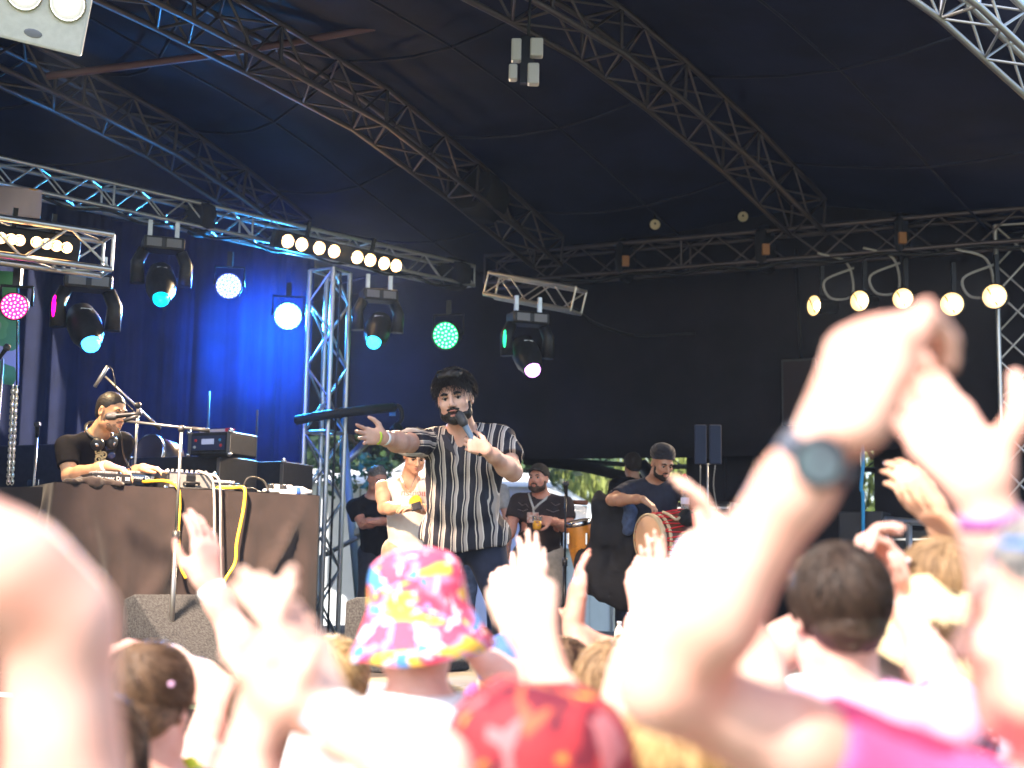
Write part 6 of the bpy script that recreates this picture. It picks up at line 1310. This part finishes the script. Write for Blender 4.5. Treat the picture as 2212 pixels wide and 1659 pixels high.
# red bucket hat child
def bucket(par, hd, m, mb, flat=False, crown=.094, brim=.150, hh=.105, tilt=0., crease=.018, name='bucket_hat', drop=.065, trim=None, z0=.03, side=0.):
    th = nrm(hd.z - hd.f * tilt + hd.x * side); b = MB(); n = 40; prof = [(brim, -drop), (brim * .86, -drop * .62), (crown * 1.10, -.012), (crown * 1.03, .0), (crown, .03), (crown * .97, hh * .55), (crown * .88, hh * .80), (crown * .70, hh * .97), (crown * .4, hh * 1.06), (.001, hh * 1.09)]
    if flat: prof = prof[:5] + [(crown * .98, hh * .9), (crown * .97, hh), (crown * .9, hh * 1.02), (.001, hh * 1.04)]
    b.lathe(hd.p(0, -.008, z0), th, prof, n); v = np.array(b.v); rr = np.random.RandomState(3); w_ = noise(v, 14, 3) * crease + noise(v, 40, 5) * crease * .35; b.v = [tuple(p + th * q_ ) for p, q_ in zip(v, w_)]
    o = b.build(name, m, par); o.modifiers.new('t', 'SOLIDIFY').thickness = .004
    if trim: MB().lathe(hd.p(0, -.008, z0), th, [(crown * .97, hh - .012), (crown * 1.03, hh - .006), (crown * 1.02, hh + .006), (crown * .95, hh + .008)], n).build('hat_trim', trim, par)
    return o
R1 = crowd('child in red patterned bucket hat with a white wristband raised', U(1165, 1745, 1.75), (.05, 1, 0), 'brown', skin='pale', shirt=WHITET, sc=.92, L=None, R_=(U(1222, 1590, 2.0), U(1158, 1392, 2.1), (-.12, .12, .98), (-.15, 1, 0), dict(curl=[(1.3, 1.3, .8)] * 4, spread=.0, thumb=(.4, .5), hs=1.1)), hn=0)
bucket(R1.root, R1.H, layered_mat('red_hat', (.33, .022, .03), [((.13, .008, .02), 14, .54, (1, 1, 1), 1), ((.48, .09, .04), 18, .60, (1, .4, 1), 5), ((.42, .14, .15), 22, .62, (1, 1, .5), 9), ((.78, .42, .04), 16, .66, (.5, 1, 1), 13)]), None, False, .122, .180, .115, .12, drop=.07, crease=.034)
band(R1.root, 'wristband', R1.arms['R'][2], R1.arms['R'][1], BAND_W, .022, .030, .031)
G1 = crowd('child in blue cap raising both wristbanded hands', U(1096, 1470, 3.6), (.1, 1, 0), 'light', skin='pale', shirt=fabric('violet', (.35, .08, .25)), sc=.9, L=(U(1128, 1420, 3.8), U(1086, 1308, 3.85), (-.05, .1, 1), (.1, 1, 0), dict(curl=[(1.0, 1.2, .8)] * 4)), R_=(U(1166, 1430, 3.65), U(1150, 1288, 3.7), (.0, .1, 1), (-.1, 1, 0), dict(curl=[(.30, .45, .3), (.2, .3, .2), (.22, .32, .2), (.35, .5, .3)], spread=.03, thumb=(.3, .1), hs=1.12)), hn=0)
band(G1.root, 'wristband', G1.arms['L'][2], G1.arms['L'][1], BAND_W, .02, .03, .032); G1.H.hair_cap(mat('cap_blue_cloth', (.06, .13, .45), .8), G1.root, .016, .05, .0, None, .007, .001, 50, 'cap')
H1 = crowd('brown haired person with a red tinged raised hand', U(1216, 1476, 4.0), (0, 1, 0), 'brown', skin='ruddy', shirt=WHITET, L=(U(1262, 1440, 4.15), U(1236, 1340, 4.2), (.12, .1, 1), (.9, .1, 0), dict(curl=(.12, .2, .15), hs=1.15, spread=.02, thumb=(.25, -.15))), R_=(U(1360, 1430, 4.1), U(1318, 1398, 4.2), (-.85, .05, .5), (-.1, .2, .9), dict(curl=CLAP, thumb=(1., 0.))), long=.2, hn=1800)
I1 = crowd('light haired person clapping both hands before the barrel drum', U(1318, 1498, 3.5), (.05, 1, 0), 'light', skin='rosy', shirt=WHITET, L=(U(1340, 1480, 3.7), U(1385, 1318, 3.9), (-.1, .05, 1), (.5, .8, 0), dict(curl=[(.3, .4, .3), (.35, .4, .3), (.4, .5, .3), (.5, .5, .3)], spread=.05)), R_=(U(1440, 1440, 3.7), U(1408, 1305, 3.8), (.05, .08, 1), (-.6, -.75, 0), dict(curl=(.12, .2, .15), hs=1.05, spread=.03, thumb=(.5, .0))), long=.3, hn=2200)
J1 = crowd('sandy haired person standing low behind the clapping hands', U(1362, 1452, 4.7), (0, 1, 0), 'light', shirt=GREYT, hn=1200)
# floral bucket hat
K1 = crowd('person in white tee and floral pink bucket hat', U(902, 1352, 2.9), (-.25, 1, -.05), 'blond', skin='rosy', shirt=WHITET, R_=(U(1138, 1500, 3.05), U(1044, 1424, 3.12), (-.75, .1, .5), (-.3, .2, .8), dict(curl=(.2, .3, .2))), fat=1.05, hn=0, cap_kw=dict(thick=.002))
bucket(K1.root, K1.H, layered_mat('floral_hat', (.74, .07, .13), [((.78, .25, .36), 13, .57, (1, 1, 1), 2), ((.84, .62, .68), 20, .62, (1, 1, .7), 4), ((.86, .50, .06), 20, .585, (.35, 1, 1), 7), ((.08, .26, .60), 22, .59, (1, .35, 1), 11), ((.84, .78, .74), 34, .66, (1, 1, 1), 17), ((.06, .10, .40), 60, .70, (1, 1, 1), 21)]), None, False, .104, .158, .118, .12, side=-.12, drop=.085, z0=.035)
# close clapping hands with white watch strap
L1 = crowd('short person clapping close by with a white strapped watch', U(700, 2080, 1.3), (.0, 1, 0), 'light', skin='pale', shirt=WHITET, sc=.95, L=(U(505, 1930, 1.48), U(545, 1612, 1.55), (.08, .1, 1), (.85, .3, 0), dict(curl=(.10, .15, .1), spread=.02, thumb=(.5, .1), hs=1.1)), R_=(U(930, 1668, 1.42), U(712, 1560, 1.55), (-.42, .08, .88), (-.75, .45, -.2), dict(curl=(.15, .2, .15), spread=.03, thumb=(.5, .1), hs=1.1)), hn=400, neck=U(720, 2330, 1.28), h=.006)
wa, we = L1.arms['R'][2], L1.arms['R'][1]; a_ = nrm(we - wa); c_ = wa + a_ * .02; wt = empty('wristwatch', c_, 'small watch with blue square face on a white strap', 'watch'); MB().lathe(c_, a_, [(.034, -.012), (.0365, -.011), (.0365, .011), (.034, .012)], 24).build('strap', WHITEP, wt); wn = nrm(V(-.35, -1, .35) - a_ * np.dot(V(-.35, -1, .35), a_)); MB().box(c_ + wn * .038, (.030, .034, .010), [nrm(np.cross(a_, wn)), a_, wn], bev=.003).build('case', WHITEP, wt); MB().box(c_ + wn * .0438, (.024, .028, .002), [nrm(np.cross(a_, wn)), a_, wn]).build('face', mat('watch_blue', (.18, .32, .55), .3), wt)
# elbow at the edge
M1 = crowd('person whose bare bent elbow rises beside the low draped table', U(-330, 1560, 1.15), (.1, 1, 0), 'brown', skin='rosy', shirt=WHITET, sleeve=.3, R_=(U(125, 1345, 1.15), U(-290, 985, 1.10), (-.8, .1, .6), (0, -1, 0), dict(curl=CLAP)), L=None, neck=U(-330, 2050, 1.15), fat=1.12, hn=0)
# boy
N1 = crowd('boy with tousled brown hair and navy vest seen from behind', U(322, 1524, 2.8), (.12, 1, -.06), 'brown', skin='rosy', shirt=fabric('navy_vest', (.02, .022, .04)), sleeve=0, tank=True, sc=.97, neck=U(322, 1690, 2.78), hlen=.085, hn=3400, swirl=.6, cap_kw=dict(thick=.014))
b = MB(); q = N1.neck
for k in range(26): t = 6.28 * k / 26; b.ball(q + V(.085 * math.cos(t) * 1.1, .075 * math.sin(t), .012 + .02 * math.sin(t) + .008 * (k % 2)), (.016, .014, .014), 8)
b.build('neon_garland', mat('neon', (.55, .80, .06), .6, col2=(.75, .7, .05), vscale=60), N1.root)
for px, py in ((295, 1472), (293, 1480), (300, 1470), (370, 1478)):
    b = MB().ball(U(px, py, 2.70), (.006, .003, .005), 8); b.build('confetti', mat('confetti_pink', (.8, .45, .65), .5), N1.root)
O1 = crowd('person raising one open hand with a white wristband before the draped table', U(585, 1570, 3.1), (0, 1, 0), 'brown', skin='rosy', shirt=fabric('peach', (.75, .45, .40)), L=(U(475, 1500, 3.3), U(345, 1408, 3.4), (-.95, .05, .02), (0, .3, -.9), dict(curl=(.3, .35, .2), spread=.03)), R_=(U(548, 1445, 3.25), U(452, 1262, 3.3), (-.16, .05, .98), (-.72, .62, 0), dict(curl=[(.1, .3, .25), (.15, .3, .25), (.2, .35, .3), (.25, .4, .3)], spread=.025, thumb=(.5, .0), hs=1.0)), hn=500)
band(O1.root, 'wristband', O1.arms['R'][2], O1.arms['R'][1], BAND_W, .02, .026, .033)
P16 = crowd('dark brown haired person half hidden behind the bare elbow', U(200, 1660, 2.4), (0, 1, 0), 'brown', skin='rosy', shirt=GREYT, hn=1800, long=.12)
P18 = crowd('sandy blond person behind the close clapping hands', U(718, 1488, 3.5), (0, 1, 0), 'blond', skin='pale', shirt=GREYT, hn=1500)
P19 = crowd('grey haired short person in front of the pink tee man', U(1965, 1790, 1.95), (0, 1, 0), 'grey', skin='pale', shirt=MAGT, hn=1500)
